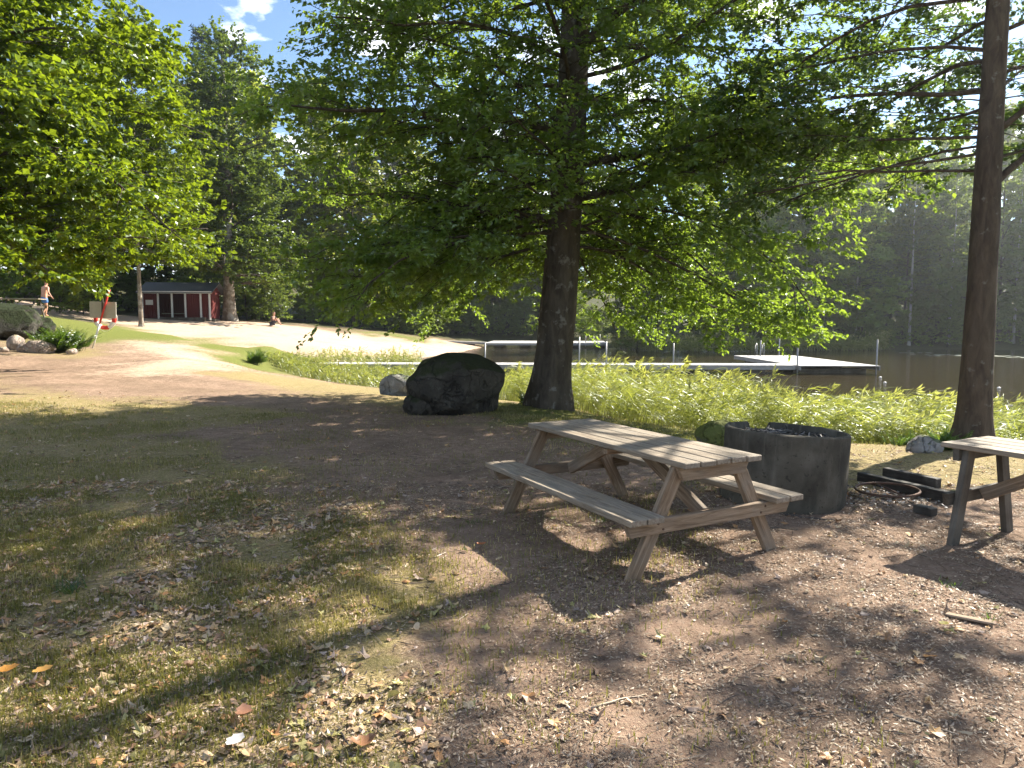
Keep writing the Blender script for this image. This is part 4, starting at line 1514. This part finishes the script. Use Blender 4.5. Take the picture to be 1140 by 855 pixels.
# ------------------------------------------------------------------ concrete ring and fire place
def concrete_ring():
    cx, cy = 2.50, 6.38
    R1, R0, Hh = .545, .497, .66
    n, m = 96, 9
    th = np.arange(n) * 2 * NPI / n
    # broken notch on the far side of the rim
    top = np.full(n, Hh)
    notch = np.exp(-((th - 1.75) / .22) ** 2)
    top = top - .07 * (notch > .45) - .012 * (fbm(np.c_[np.cos(th), np.sin(th)] * 4, 3, 3) - .5)
    mb = MB()
    rows = []
    for r, z0, z1 in ((R1, -.1, 1.0),):
        for k in range(m):
            f = k / (m - 1)
            z = -.12 + (top + .12 - .012) * f
            rr = R1 + .006 * (fbm(np.c_[np.cos(th) * 3, np.sin(th) * 3, np.full(n, f * 4)], 5, 3) - .5) * 2
            rows.append(np.c_[rr * np.cos(th), rr * np.sin(th), z])
    rows.append(np.c_[(R1 - .012) * np.cos(th), (R1 - .012) * np.sin(th), top])
    rows.append(np.c_[(R0 + .010) * np.cos(th), (R0 + .010) * np.sin(th), top])
    rows.append(np.c_[R0 * np.cos(th), R0 * np.sin(th), top - .012])
    rows.append(np.c_[R0 * np.cos(th), R0 * np.sin(th), top * 0 + .3])
    V = np.concatenate(rows)
    i, j = np.meshgrid(np.arange(len(rows) - 1), np.arange(n), indexing='ij')
    j2 = (j + 1) % n
    mb.add(V, np.stack([i * n + j, i * n + j2, (i + 1) * n + j2, (i + 1) * n + j], -1).reshape(-1, 4))
    o = mb.build('concrete_ring', M_CONCRETE, None, True)
    o.location = (cx, cy, -.01)
    o.rotation_euler = (R(-1.0), R(3.0), 0)
    tag(o, 'big sooty concrete well ring with chipped rim used as a fire pit', 'fire ring')
    mo = o.modifiers.new('e', 'EDGE_SPLIT'); mo.split_angle = R(40)
    # ash fill and charred bits inside
    rng = np.random.default_rng(2)
    mb = MB()
    k = 26
    rr = np.linspace(0, R0 - .004, k)
    VV = []
    for r in rr:
        p = np.c_[r * np.cos(th), r * np.sin(th)]
        VV.append(np.c_[p, .585 + .07 * (fbm(p / .12, 3, 4) - .5) - .03 * (r / R0) ** 2 + .03 * p[:, 1]])
    V = np.concatenate(VV)
    i, j = np.meshgrid(np.arange(k - 1), np.arange(n), indexing='ij')
    j2 = (j + 1) % n
    mb.add(V, np.stack([i * n + j, i * n + j2, (i + 1) * n + j2, (i + 1) * n + j], -1).reshape(-1, 4))
    a = mb.build('ash_bed', M_ASH, None, True)
    a.location = (cx, cy, -.01); a.rotation_euler = o.rotation_euler
    tag(a, 'dark ash and charcoal filling the concrete ring', 'ash', None, 'stuff')
    mb = MB()
    for q in range(170):
        r = (R0 - .05) * math.sqrt(rng.random()); t = rng.random() * 6.28
        az = rng.random() * 6.28
        p = np.array([r * math.cos(t), r * math.sin(t), .60])
        L = .02 + .06 * rng.random()
        dd = np.array([math.cos(az), math.sin(az), rng.normal(0, .35)]) * L
        c = [(.02, .018, .016), (.22, .20, .18), (.10, .08, .06), (.03, .028, .025), (.05, .045, .04)][rng.integers(5)]
        tube(mb, [p - dd, p + dd * .2, p + dd], [.006, .010, .005], 5, .4, q, col=np.array(c))
    a = mb.build('charred_wood', M_LITTER)
    a.location = (cx, cy, -.01); a.rotation_euler = o.rotation_euler
    tag(a, 'burnt sticks and pale ash flakes lying inside the concrete ring', 'charcoal', None, 'stuff')


concrete_ring()


def ground_fire():
    # low edging beams
    def beam(p, q, w, t, label):
        a, b = onz(*p, .04), onz(*q, .04)
        mb = MB()
        a[2] = b[2] = .045
        board(mb, a, b, w, t, b=.008)
        tag(mb.build('timber_beam', M_TIMBER), label, 'beam')
    beam((957, 531), (1064, 556), .09, .10, 'longest charred beam behind the iron hoop, running to the right table')
    beam((985, 527), (1045, 540), .09, .12, 'short charred beam lying behind the long one')
    beam((1020, 566), (1040, 571), .10, .07, 'charred beam stub right of the iron hoop')
    c = onz(987, 555, .0)
    e = empty('iron_hoop', (c[0], c[1], .0))
    tag(e, 'rusty iron hoop crossed by one rod on the ground beside the concrete ring', 'hoop')
    mb = MB()
    n = 40
    th = np.arange(n + 1) * 2 * NPI / n
    Rr = .265
    tube(mb, np.c_[Rr * np.cos(th), Rr * np.sin(th), .085 + .012 * np.cos(th)], .012, 8, cap=False)
    mb.build('ring', M_RUST, e, True)
    mb = MB(); tube(mb, [(0, -.26, .09), (.0, 0, .10), (.01, .26, .09)], .008, 8); mb.build('rod', M_RUST, e, True)
    # ash and charcoal
    rng = np.random.default_rng(6)
    q = np.c_[c[0] + rng.normal(0, .26, 900), c[1] + rng.normal(0, .24, 900)]
    litter('charcoal_bits', rng, q, .03, .6, [(.02, .018, .016), (.05, .045, .04), (.30, .28, .26), (.14, .12, .10), (.42, .40, .38)], 'charcoal lumps and ash flakes around the iron hoop', .6, .012)


ground_fire()


# ------------------------------------------------------------------ jetties
def jetty(name, label, runs, posts, zd, seed, ladder=None):
    e = empty(name, (runs[0][0][0], runs[0][0][1], 0))
    e.location = (0, 0, 0)
    tag(e, label, 'jetty')
    random.seed(seed)
    for a, b, w in runs:
        a, b = np.array([a[0], a[1], a[2] if len(a) > 2 else zd]), np.array([b[0], b[1], b[2] if len(b) > 2 else zd])
        ax = unit(b - a); L = np.linalg.norm(b - a)
        sd = unit(np.cross([0, 0, 1], ax))
        mb = MB()
        n = int(L / .15)
        for k in range(n):
            c = a + ax * (k + .5) * L / n
            board(mb, c - sd * w / 2, c + sd * w / 2, L / n - .008, .03, b=.003)
        mb.build('deck', M_DECK, e)
        mb = MB()
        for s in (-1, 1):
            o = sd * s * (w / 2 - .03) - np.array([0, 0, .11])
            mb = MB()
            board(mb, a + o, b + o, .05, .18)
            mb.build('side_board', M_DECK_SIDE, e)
        for k in np.arange(1.2, L, 2.6):
            c = a + ax * k - np.array([0, 0, .30])
            mb = MB()
            board(mb, c - ax * .38, c + ax * .38, w * .86, .26, b=.02)
            mb.build('float', M_WOOD_DARK, e)
    for (x, y, z0, z1, lx) in posts:
        mb = MB(); tube(mb, [(x, y, z0), (x + lx * .5, y, (z0 + z1) / 2), (x + lx, y, z1)], .036, 10)
        mb.build('post', M_STEEL, e, True)
    if ladder is not None:
        x, y = ladder
        mb = MB()
        for s in (-.22, .22):
            tube(mb, [(x + s, y, zd - .9), (x + s, y, zd + .55), (x + s, y + .12, zd + .75), (x + s, y + .3, zd + .7), (x + s, y + .36, zd)], .025, 8)
        for k in range(3):
            tube(mb, [(x - .22, y, zd - .7 + k * .28), (x + .22, y, zd - .7 + k * .28)], .018, 6)
        mb.build('ladder', M_STEEL, e, True)
    return e


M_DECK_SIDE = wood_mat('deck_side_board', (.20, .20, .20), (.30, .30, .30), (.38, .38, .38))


def post_at(u, v0, D, zt, lx=0.0):
    p = at(u, v0, D)
    return (p[0], p[1], -1.6, p[2] + zt, lx)


ZD = -.35
P = []
for u, vt, D, lx in ((977, 378, 32.6, .0), (847, 379, 42.2, 0), (868, 374, 43.2, 0), (888, 382, 33.0, -.05), (750, 382, 36, 0), (540, 382, 36.2, 0), (645, 375, 35.6, 0), (675, 380, 33.2, 0)):
    p = at(u, vt, D)
    P.append((p[0] - lx, p[1], -1.6, p[2], lx))
jetty('long_jetty', 'long pale wooden jetty crossing the lake behind the reeds with a platform end', [((-12.9, 35.0), (13.4, 33.7), 1.7), ((15.3, 32.5), (15.6, 43.2), 3.7)], P, ZD, 4, (15.4, 43.3))
P = []
for u, vt, D in ((652, 372, 71), (668, 372, 76), (676, 373, 71), (661, 374, 76), (600, 376, 76)):
    p = at(u, vt, D)
    P.append((p[0], p[1], -1.6, p[2], 0))
jetty('far_jetty', 'smaller distant jetty beyond the big trunk reaching out from the beach', [((-2.4, 73.4), (9.8, 72.6), 9.5), ((-10.5, 70, .05), (-2.6, 72.0), 1.8)], P, -.28, 6)

# lily pads and floats far out
rng = np.random.default_rng(3)
for k in range(17):
    u = 1008 + k * 9.2 + rng.normal(0, 2.5)
    if 1066 < u < 1104: u += 0
    v = 394.5 + (u - 1010) * .018 + rng.normal(0, .7)
    p = onz(u, v, ZW + .012)
    mb = MB()
    n = 12
    for j in range(4):
        cx, cy, r = rng.normal(0, .35), rng.normal(0, .3), .16 + .12 * rng.random()
        th = np.arange(n) * 2 * NPI / n * .94
        V = np.r_[[[cx, cy, .004 * j]], np.c_[cx + r * np.cos(th), cy + r * np.sin(th), np.full(n, .004 * j + .02 * rng.random())]]
        kk = np.arange(1, n)
        mb.add(V, np.stack([np.zeros(n - 1, int), kk, kk + 1], -1), rnd=np.full(n + 1, .9))
    o = mb.build('lily_pads', M_LILY if 'M_LILY' in globals() else None)
    if 'M_LILY' not in globals():
        M_LILY = simple('sky_pale_lily_pad', (.50, .55, .45), .25, .2, 6, 0, 0, .8)  # sky reflected by the pads is put into this pale colour
        o.data.materials.append(M_LILY)
    o.location = p
    tag(o, 'small raft of shining lily pads far out on the dark lake', 'lily pads', 'lily pad rafts near the far shore')
for u, v, D, lb in ((980, 421, 24, 'pale float near the corner of the jetty platform'), (1112, 433, 20, 'pale float on the dark water right of the slender tree'), (985, 427, 22.5, 'smaller pale float nearer than the one by the jetty corner')):
    p = onz(u, v, ZW)
    bm = bmesh.new(); bmesh.ops.create_uvsphere(bm, u_segments=16, v_segments=10, radius=.065)
    for vv in bm.verts: vv.co.z *= .7
    me = bpy.data.meshes.new('float_buoy'); bm.to_mesh(me); bm.free()
    me.polygons.foreach_set('use_smooth', np.ones(len(me.polygons), bool))
    o = bpy.data.objects.new('float_buoy', me); COL.objects.link(o); o.location = (p[0], p[1], ZW + .03)
    if 'M_FLOAT' not in globals(): M_FLOAT = simple('pale_plastic', (.6, .58, .55), .4, .1)
    me.materials.append(M_FLOAT)
    tag(o, lb, 'buoy')


# ------------------------------------------------------------------ red shed
def mat_falu():
    M = Mat('falu_red_boards')
    co = M.coord()
    w = M.n('ShaderNodeTexWave', wave_type='BANDS', bands_direction='X')
    w.inputs['Scale'].default_value = 2.2
    M.t.links.new(co, w.inputs['Vector'])
    n = M.noise(M.mapping(co, (8, 8, 1)), 2, 4)
    c = M.mix(n, (.075, .017, .017), (.125, .030, .028))
    return M.pbr(c, .85, M.bump(w.outputs['Fac'], .8, .02), .1)


def shed():
    M_F = mat_falu()
    M_TR = simple('white_trim', (.62, .61, .58), .6, .1)
    M_RF = simple('grey_roof_felt', (.10, .11, .125), .7, .3, 10, 0, .3)
    a, b = at(158, 357, 50), at(239, 357, 50)
    W = b[0] - a[0]
    W -= .5
    e = empty('changing_shed', ((a[0] + b[0]) / 2 - .12, 50.0, gz((a[0] + b[0]) / 2, 50) + .02), R(6))
    tag(e, 'low red wooden changing shed with white posts and grey felt roof', 'shed')
    h = W / 2
    Hh = 1.85
    d = 1.6

    def box(name, lo, hi, mat, b=.006):
        mb = MB()
        lo, hi = np.array(lo, float), np.array(hi, float)
        c = (lo + hi) / 2
        board(mb, (lo[0], c[1], c[2]), (hi[0], c[1], c[2]), hi[1] - lo[1], hi[2] - lo[2], b=b)
        return mb.build(name, mat, e)
    box('floor', (-h, 0, -.3), (h, d * 1.6, .08), M_WOOD_DARK)
    box('wall', (-h + .1, d * 1.5, .08), (h - .1, d * 1.56, Hh + .2), M_F)
    box('wall', (h - .12, .10, .1), (h - .06, d * 1.5, Hh), M_F)
    box('wall', (-h + .06, .10, .1), (-h + .12, d * 1.5, Hh), M_F)
    box('wall', (h * .30, .12, .12), (h - .13, .18, Hh - .02), M_F)        # closed cubicle at the right
    box('wall', (h * .30 - .06, .19, .1), (h * .30, d * 1.49, Hh), M_F)
    box('wall', (-h + .13, .12, .12), (-h * .52, .18, Hh - .02), M_F)      # board at the left with the notice
    n_ = box('notice', (-h + .25, .085, 1.05), (-h + .75, .115, 1.4), M_TR)
    for x in (-h + .05, -h * .52, -h * .12, h * .27, h * .72, h - .05):
        box('post', (x - .055, -.02, 0), (x + .055, .09, Hh), M_TR)
    box('bench', (-h * .5, .5, .42), (h * .25, .85, .47), M_WOOD)
    box('step', (-h * .4, -.6, -.1), (h * .9, -.2, .16), M_WOOD_DARK)
    box('fascia', (-h - .2, -.30, Hh), (h + .2, -.24, Hh + .16), M_TR)
    mb = MB()
    nrm = np.array([0, -.42, 1])
    board(mb, (-h - .25, .62, Hh + .45), (h + .25, .62, Hh + .45), 2.05, .06, up=nrm)
    board(mb, (-h - .25, 2.45, Hh + .45), (h + .25, 2.45, Hh + .45), 2.05, .06, up=(0, .42, 1))
    mb.build('roof', M_RF, e)
    tri = MB()
    for x in (-h + .07, h - .12):
        V = [(x, -.1, Hh), (x, 3.0, Hh), (x, 1.5, Hh + .72), (x + .05, -.1, Hh), (x + .05, 3.0, Hh), (x + .05, 1.5, Hh + .72)]
        tri.add(V, [np.array([[0, 1, 2], [3, 5, 4]]), np.array([[0, 3, 4, 1], [1, 4, 5, 2], [2, 5, 3, 0]])])
    tri.build('gable', M_F, e)


shed()


# ------------------------------------------------------------------ lifebuoy stand
def lifebuoy():
    M_RED = simple('red_paint', (.55, .045, .03), .5, .15)
    M_WHT = simple('white_paint', (.78, .76, .72), .5, .08)
    M_PLY = simple('grey_plywood', (.44, .41, .35), .85, .18, 9, 0, .3)
    D = 26
    f = at(103, 388, D); t = at(122, 322, D)
    g = gz(f[0], f[1])
    e = empty('lifebuoy_stand', (f[0], f[1], g))
    tag(e, 'leaning red and white pole carrying a grey plywood board', 'lifebuoy stand')
    dx, dz = t[0] - f[0], t[2] - g
    P0 = lambda k: np.array([dx * k, 0, dz * k])
    mb = MB(); tube(mb, [P0(-.08), P0(.2), P0(.42)], .034, 12); mb.build('lower_pole', M_WHT, e, True)
    mb = MB(); tube(mb, [P0(.42), P0(.7), P0(1.0)], .034, 12); mb.build('upper_pole', M_RED, e, True)
    c = at(113, 344.5, D) - np.array([f[0], f[1], g])
    mb = MB()
    board(mb, (c[0] - .49, .09, c[2]), (c[0] + .49, .09, c[2] - .03), .03, .60, b=.004)
    mb.build('board', M_PLY, e)
    mb = MB()
    board(mb, (c[0] - .02, .058, c[2] - .3), (c[0] + .02, .058, c[2] + .42), .03, .06, up=(1, 0, 0))
    mb.build('batten', M_WOOD_DARK, e)
    # ring hanging on the board
    r = at(114, 354.5, D)
    lb = empty('lifebuoy', (r[0], r[1] + .17, r[2]))
    tag(lb, 'red and white lifebuoy ring hanging on the grey board', 'lifebuoy')
    n = 40
    th = np.linspace(0, 2 * NPI, n + 1)
    Rm, rt = .345, .075
    for k in range(8):
        a0, a1 = k * NPI / 4, (k + 1) * NPI / 4
        tt = np.linspace(a0, a1, 9) + NPI / 8
        mb = MB(); tube(mb, np.c_[Rm * np.cos(tt), 0 * tt, Rm * np.sin(tt)], rt, 12, cap=False)
        mb.build('red_band' if k % 2 == 1 else 'white_band', M_RED if k % 2 == 1 else M_WHT, lb, True)
    mb = MB(); tube(mb, np.c_[(Rm + .1 + .03 * np.cos(4 * th)) * np.cos(th), 0 * th - .02, (Rm + .1 + .03 * np.cos(4 * th)) * np.sin(th)], .008, 6, cap=False)
    mb.build('rope', M_WHT, lb, True)


lifebuoy()


# ------------------------------------------------------------------ far table behind the outcrop, people
def far_table():
    p = at(26, 340, 33)
    e = empty('picnic_table', (p[0], p[1], gz(p[0], p[1])), R(8))
    tag(e, 'distant pale plank table on the slope behind the dark outcrop', 'picnic table')
    mb = MB()
    for k in range(4): board(mb, (-.85, -.3 + k * .2, .73), (.85, -.3 + k * .2, .73), .19, .05)
    mb.build('tabletop', M_WOOD, e)
    for s in (-1, 1):
        mb = MB()
        for k in (0, 1): board(mb, (-.85, s * (.62 + k * .14), .43), (.85, s * (.62 + k * .14), .43), .13, .04)
        mb.build('bench', M_WOOD, e)
        for q in (-1, 1):
            mb = MB(); board(mb, (s * .6, q * .6, -.15), (s * .6, q * .2, .70), .05, .1, up=(0, q, .3)); mb.build('leg', M_WOOD_DARK, e)
        mb = MB(); board(mb, (s * .65, -.74, .36), (s * .65, .74, .36), .045, .1); mb.build('seat_beam', M_WOOD_DARK, e)


far_table()


def skin_mesh(name, V, E, Rv, mat, sub=2):
    me = bpy.data.meshes.new(name)
    me.from_pydata([tuple(v) for v in V], E, [])
    o = bpy.data.objects.new(name, me)
    COL.objects.link(o)
    o.modifiers.new('s', 'SKIN')
    for k, r in enumerate(Rv):
        me.skin_vertices[0].data[k].radius = (r, r) if np.isscalar(r) else r
        me.skin_vertices[0].data[k].use_root = (k == 0)
    ss = o.modifiers.new('d', 'SUBSURF'); ss.levels = sub; ss.render_levels = sub
    dg = bpy.context.evaluated_depsgraph_get()
    m2 = bpy.data.meshes.new_from_object(o.evaluated_get(dg))
    bpy.data.objects.remove(o)
    bpy.data.meshes.remove(me)
    m2.name = name
    vs = np.zeros(len(m2.vertices) * 3); m2.vertices.foreach_get('co', vs)
    faces = [list(p.vertices) for p in m2.polygons]
    bpy.data.meshes.remove(m2)
    return vs.reshape(-1, 3), faces


def add_skin(mb, V, faces):
    q = np.array([f for f in faces if len(f) == 4]); t = np.array([f for f in faces if len(f) == 3])
    mb.add(V, [x for x in (q, t) if len(x)])


def person(loc, rz, J, clothes, label, skin_c, hair_c, scale=1.0):
    """J: joint dict -> position; builds one body mesh with face, hands with five fingers, plus hair and clothes"""
    e = empty('person', loc, rz, scale)
    tag(e, label, 'person')
    M_S = simple('skin_' + label[:4], skin_c, .55, .08)
    M_H = simple('hair_' + label[:4], hair_c, .7, .2)
    names = ['pelvis', 'belly', 'chest', 'neck', 'chin', 'head', 'crown', 'hipL', 'kneeL', 'ankL', 'toeL', 'hipR', 'kneeR', 'ankR', 'toeR', 'shL', 'elL', 'wrL', 'haL', 'shR', 'elR', 'wrR', 'haR']
    rad = dict(pelvis=(.15, .11), belly=(.135, .10), chest=(.165, .115), neck=.058, chin=.062, head=(.082, .095), crown=(.06, .07), shL=.058, elL=.042, wrL=.028, haL=.034, hipL=.088, kneeL=.058, ankL=.038, toeL=.034)
    V = [J[k] for k in names]
    Rv = [rad.get(k, rad.get(k[:-1] + 'L')) for k in names]
    ix = {k: i for i, k in enumerate(names)}
    E = [('pelvis', 'belly'), ('belly', 'chest'), ('chest', 'neck'), ('neck', 'chin'), ('chin', 'head'), ('head', 'crown')]
    for s in 'LR':
        E += [('pelvis', 'hip' + s), ('hip' + s, 'knee' + s), ('knee' + s, 'ank' + s), ('ank' + s, 'toe' + s), ('chest', 'sh' + s), ('sh' + s, 'el' + s), ('el' + s, 'wr' + s), ('wr' + s, 'ha' + s)]
    vv, ff = skin_mesh('body', V, [(ix[a], ix[b]) for a, b in E], Rv, None)
    mb = MB(); add_skin(mb, vv, ff)
    fwd = unit(np.array(J['face'], float))
    hd = np.array(J['head'], float)
    sd = unit(np.cross(fwd, [0, 0, 1])); up = np.cross(sd, fwd)
    tube(mb, [hd + fwd * .085 + up * .01, hd + fwd * .115 - up * .025, hd + fwd * .09 - up * .032], [.008, .016, .010], 8)   # nose
    tube(mb, [hd + fwd * .088 - up * .06 - sd * .022, hd + fwd * .097 - up * .062, hd + fwd * .088 - up * .06 + sd * .022], .006, 6)  # mouth
    for s in (-1, 1):
        tube(mb, [hd + sd * s * .082 - up * .03, hd + sd * s * .095, hd + sd * s * .084 + up * .03], [.01, .016, .01], 6)      # ears
        tube(mb, [hd + fwd * .082 + sd * s * .034 + up * .005, hd + fwd * .092 + sd * s * .034 + up * .005], [.013, .008], 8)  # eyes
    for s in 'LR':                                            # five fingers
        w, h = np.array(J['wr' + s], float), np.array(J['ha' + s], float)
        d = unit(h - w); a = unit(np.cross(d, [0.3, .9, .2])); n = np.cross(a, d)
        for k, l in enumerate((.058, .072, .076, .068)):
            o = h + a * (k - 1.5) * .019
            tube(mb, [o - d * .02, o + d * l * .6, o + d * l + n * .02], [.010, .0095, .007], 6)
        o = (w + h) / 2 + a * -.03
        tube(mb, [o, o - a * .025 + d * .035, o - a * .022 + d * .065], [.012, .011, .008], 6)
    body = mb.build('body', M_S, e, True)
    # hair cap
    bm = bmesh.new(); bmesh.ops.create_uvsphere(bm, u_segments=20, v_segments=12, radius=1)
    bmesh.ops.delete(bm, geom=[v for v in bm.verts if v.co.z < -.35 or (v.co.y > .55 and v.co.z < .25)], context='VERTS')
    me = bpy.data.meshes.new('hair'); bm.to_mesh(me); bm.free()
    me.polygons.foreach_set('use_smooth', np.ones(len(me.polygons), bool))
    me.materials.append(M_H)
    o = bpy.data.objects.new('hair', me); COL.objects.link(o); o.parent = e
    o.location = hd + np.array([0, 0, .03]) - fwd * .012
    o.scale = (.092, .108, .098)
    o.rotation_euler = (0, 0, math.atan2(fwd[1], fwd[0]) - NPI / 2)
    for nm, mat, js, ed, rr in clothes:
        vv, ff = skin_mesh(nm, [J[k] if isinstance(k, str) else k for k in js], ed, rr, None)
        mb = MB(); add_skin(mb, vv, ff)
        mb.build(nm, mat, e, True)
    return e


def lerp(a, b, t): return tuple(np.array(a) * (1 - t) + np.array(b) * t)


M_BLUE = simple('blue_swim_shorts', (.06, .16, .42), .7, .35, 14)
M_SHIRT = simple('grey_brown_shirt', (.13, .10, .09), .8, .2)
M_NAVY = simple('dark_shorts', (.05, .05, .065), .8, .2)
JW = dict(pelvis=(0, 0, .95), belly=(0, .03, 1.10), chest=(.0, .09, 1.33), neck=(0, .13, 1.49), chin=(0, .16, 1.56), head=(0, .18, 1.65), crown=(0, .18, 1.73), face=(-.1, 1, -.25),
          hipL=(-.10, 0, .90), kneeL=(-.11, .22, .52), ankL=(-.11, .12, .10), toeL=(-.12, .28, .05),
          hipR=(.10, 0, .90), kneeR=(.11, .02, .48), ankR=(.11, -.22, .12), toeR=(.11, -.08, .03),
          shL=(-.20, .10, 1.43), elL=(-.27, .22, 1.18), wrL=(-.25, .42, 1.05), haL=(-.24, .49, 1.02),
          shR=(.20, .09, 1.43), elR=(.33, -.02, 1.19), wrR=(.46, .02, .97), haR=(.50, .04, .91))
p = at(50, 352, 34)
person((p[0], p[1], gz(p[0], p[1]) - .01), R(-18), JW,
       [('shorts', M_BLUE, ['pelvis', (0, .01, 1.02), 'hipL', lerp(JW['hipL'], JW['kneeL'], .62), 'hipR', lerp(JW['hipR'], JW['kneeR'], .62)], [(0, 1), (0, 2), (2, 3), (0, 4), (4, 5)], [(.168, .13), (.155, .12), .115, .105, .115, .105])],
       'shirtless person in blue swim shorts walking up the slope with one arm out', (.52, .27, .18), (.16, .09, .05))
JS = dict(pelvis=(0, 0, .14), belly=(.02, 0, .28), chest=(.08, 0, .52), neck=(.13, 0, .68), chin=(.15, 0, .75), head=(.17, 0, .84), crown=(.17, 0, .92), face=(1, 0, -.1),
          hipL=(.04, .10, .13), kneeL=(.42, .12, .50), ankL=(.58, .11, .10), toeL=(.74, .12, .05),
          hipR=(.04, -.10, .13), kneeR=(.45, -.12, .46), ankR=(.66, -.11, .10), toeR=(.82, -.12, .05),
          shL=(.09, .19, .61), elL=(.25, .22, .42), wrL=(.42, .09, .40), haL=(.48, .04, .39),
          shR=(.09, -.19, .61), elR=(.26, -.22, .42), wrR=(.43, -.10, .42), haR=(.49, -.04, .41))
p = at(303, 362, 50.5)
person((p[0], p[1], gz(p[0], p[1]) - .02), R(-12), JS,
       [('shirt', M_SHIRT, [(.0, 0, .17), 'belly', 'chest', 'shL', lerp(JS['shL'], JS['elL'], .7), 'shR', lerp(JS['shR'], JS['elR'], .7)], [(0, 1), (1, 2), (2, 3), (3, 4), (2, 5), (5, 6)], [(.16, .12), (.15, .115), (.175, .125), .072, .06, .072, .06]),
        ('shorts', M_NAVY, ['pelvis', 'hipL', lerp(JS['hipL'], JS['kneeL'], .75), 'hipR', lerp(JS['hipR'], JS['kneeR'], .75)], [(0, 1), (1, 2), (0, 3), (3, 4)], [(.165, .12), .108, .082, .108, .082])],
       'person sitting on the sand with knees drawn up near the pale stemmed tree', (.50, .28, .20), (.30, .20, .12))

# ------------------------------------------------------------------ sky, sun, camera
AZ, EL = R(50), R(37.5)
w = bpy.data.worlds.new('World')
SC.world = w
w.use_nodes = True
nt = w.node_tree
nt.nodes.clear()
out = nt.nodes.new('ShaderNodeOutputWorld')
bg = nt.nodes.new('ShaderNodeBackground')
sky = nt.nodes.new('ShaderNodeTexSky')
sky.sky_type = 'NISHITA'
sky.sun_disc = False
sky.sun_elevation = EL
sky.sun_rotation = AZ
sky.air_density = 1.0
sky.dust_density = .05
sky.ozone_density = 3.0
bg.inputs['Strength'].default_value = .062
tc = nt.nodes.new('ShaderNodeTexCoord')
sp = nt.nodes.new('ShaderNodeSeparateXYZ'); nt.links.new(tc.outputs['Generated'], sp.inputs[0])
ad = nt.nodes.new('ShaderNodeMath'); ad.operation = 'ADD'; ad.inputs[1].default_value = .22; nt.links.new(sp.outputs[2], ad.inputs[0])
dv = nt.nodes.new('ShaderNodeVectorMath'); dv.operation = 'DIVIDE'
cb = nt.nodes.new('ShaderNodeCombineXYZ')
for k in range(3): nt.links.new(ad.outputs[0], cb.inputs[k])
nt.links.new(tc.outputs['Generated'], dv.inputs[0]); nt.links.new(cb.outputs[0], dv.inputs[1])
nz = nt.nodes.new('ShaderNodeTexNoise'); nz.inputs['Scale'].default_value = 3.6; nz.inputs['Detail'].default_value = 8; nz.inputs['Roughness'].default_value = .56
nt.links.new(dv.outputs[0], nz.inputs['Vector'])
rp = nt.nodes.new('ShaderNodeValToRGB')
rp.color_ramp.elements[0].position = .53; rp.color_ramp.elements[0].color = (0, 0, 0, 1)
rp.color_ramp.elements[1].position = .63; rp.color_ramp.elements[1].color = (1, 1, 1, 1)
nt.links.new(nz.outputs['Fac'], rp.inputs[0])
mx = nt.nodes.new('ShaderNodeMix'); mx.data_type = 'RGBA'
nt.links.new(rp.outputs[0], mx.inputs[0])
nt.links.new(sky.outputs[0], mx.inputs[6])
mx.inputs[7].default_value = (12, 12.3, 12.8, 1)
nt.links.new(mx.outputs[2], bg.inputs['Color'])
nt.links.new(bg.outputs[0], out.inputs[0])

sv = Vector((math.sin(AZ) * math.cos(EL), math.cos(AZ) * math.cos(EL), math.sin(EL)))
sl = bpy.data.lights.new('sun', 'SUN')
sl.energy = 5.0
sl.angle = R(.53)
sl.color = (1.0, .92, .78)
so = bpy.data.objects.new('sun', sl)
COL.objects.link(so)
so.rotation_euler = sv.to_track_quat('Z', 'Y').to_euler()
so.location = sv * 40

HAZE = .00055
if HAZE:
    M = Mat('glare_haze')
    pv = M.n('ShaderNodeVolumePrincipled')
    pv.inputs['Color'].default_value = (.86, .94, 1, 1)
    pv.inputs['Density'].default_value = HAZE
    pv.inputs['Anisotropy'].default_value = .75  # haze added to wash out the view towards the sun
    M.t.links.new(pv.outputs[0], M.out.inputs['Volume'])
    mb = MB()
    lo, hi = np.array([-430, -210, -5.0]), np.array([430, 440, 42.0])
    V = [(x, y, z) for x in (lo[0], hi[0]) for y in (lo[1], hi[1]) for z in (lo[2], hi[2])]
    mb.add(V, np.array([[0, 1, 3, 2], [4, 6, 7, 5], [0, 4, 5, 1], [2, 3, 7, 6], [0, 2, 6, 4], [1, 5, 7, 3]]))
    tag(mb.build('haze', M.m), 'thin pale haze added for the washed out glare towards the sun', 'haze', None, 'stuff')

cam = bpy.data.cameras.new('camera')
cam.sensor_width = 36
cam.lens = FPX / 1140 * 36
cam.clip_end = 2000
cam.clip_start = .05
co = bpy.data.objects.new('camera', cam)
COL.objects.link(co)
co.location = (0, 0, CAMH)
co.rotation_euler = (NPI / 2 + PITCH, 0, 0)
SC.camera = co

SC.view_settings.view_transform = 'Standard'
SC.view_settings.look = 'None'
SC.view_settings.gamma = 1
SC.view_settings.exposure = 1.85
SC.view_settings.use_curve_mapping = False
cy = SC.cycles
cy.use_denoising = True
cy.max_bounces = 8
cy.diffuse_bounces = 3
cy.glossy_bounces = 3
cy.transmission_bounces = 5
cy.transparent_max_bounces = 8
cy.volume_bounces = 0
cy.sample_clamp_indirect = 6
cy.use_adaptive_sampling = True
cy.adaptive_threshold = .02
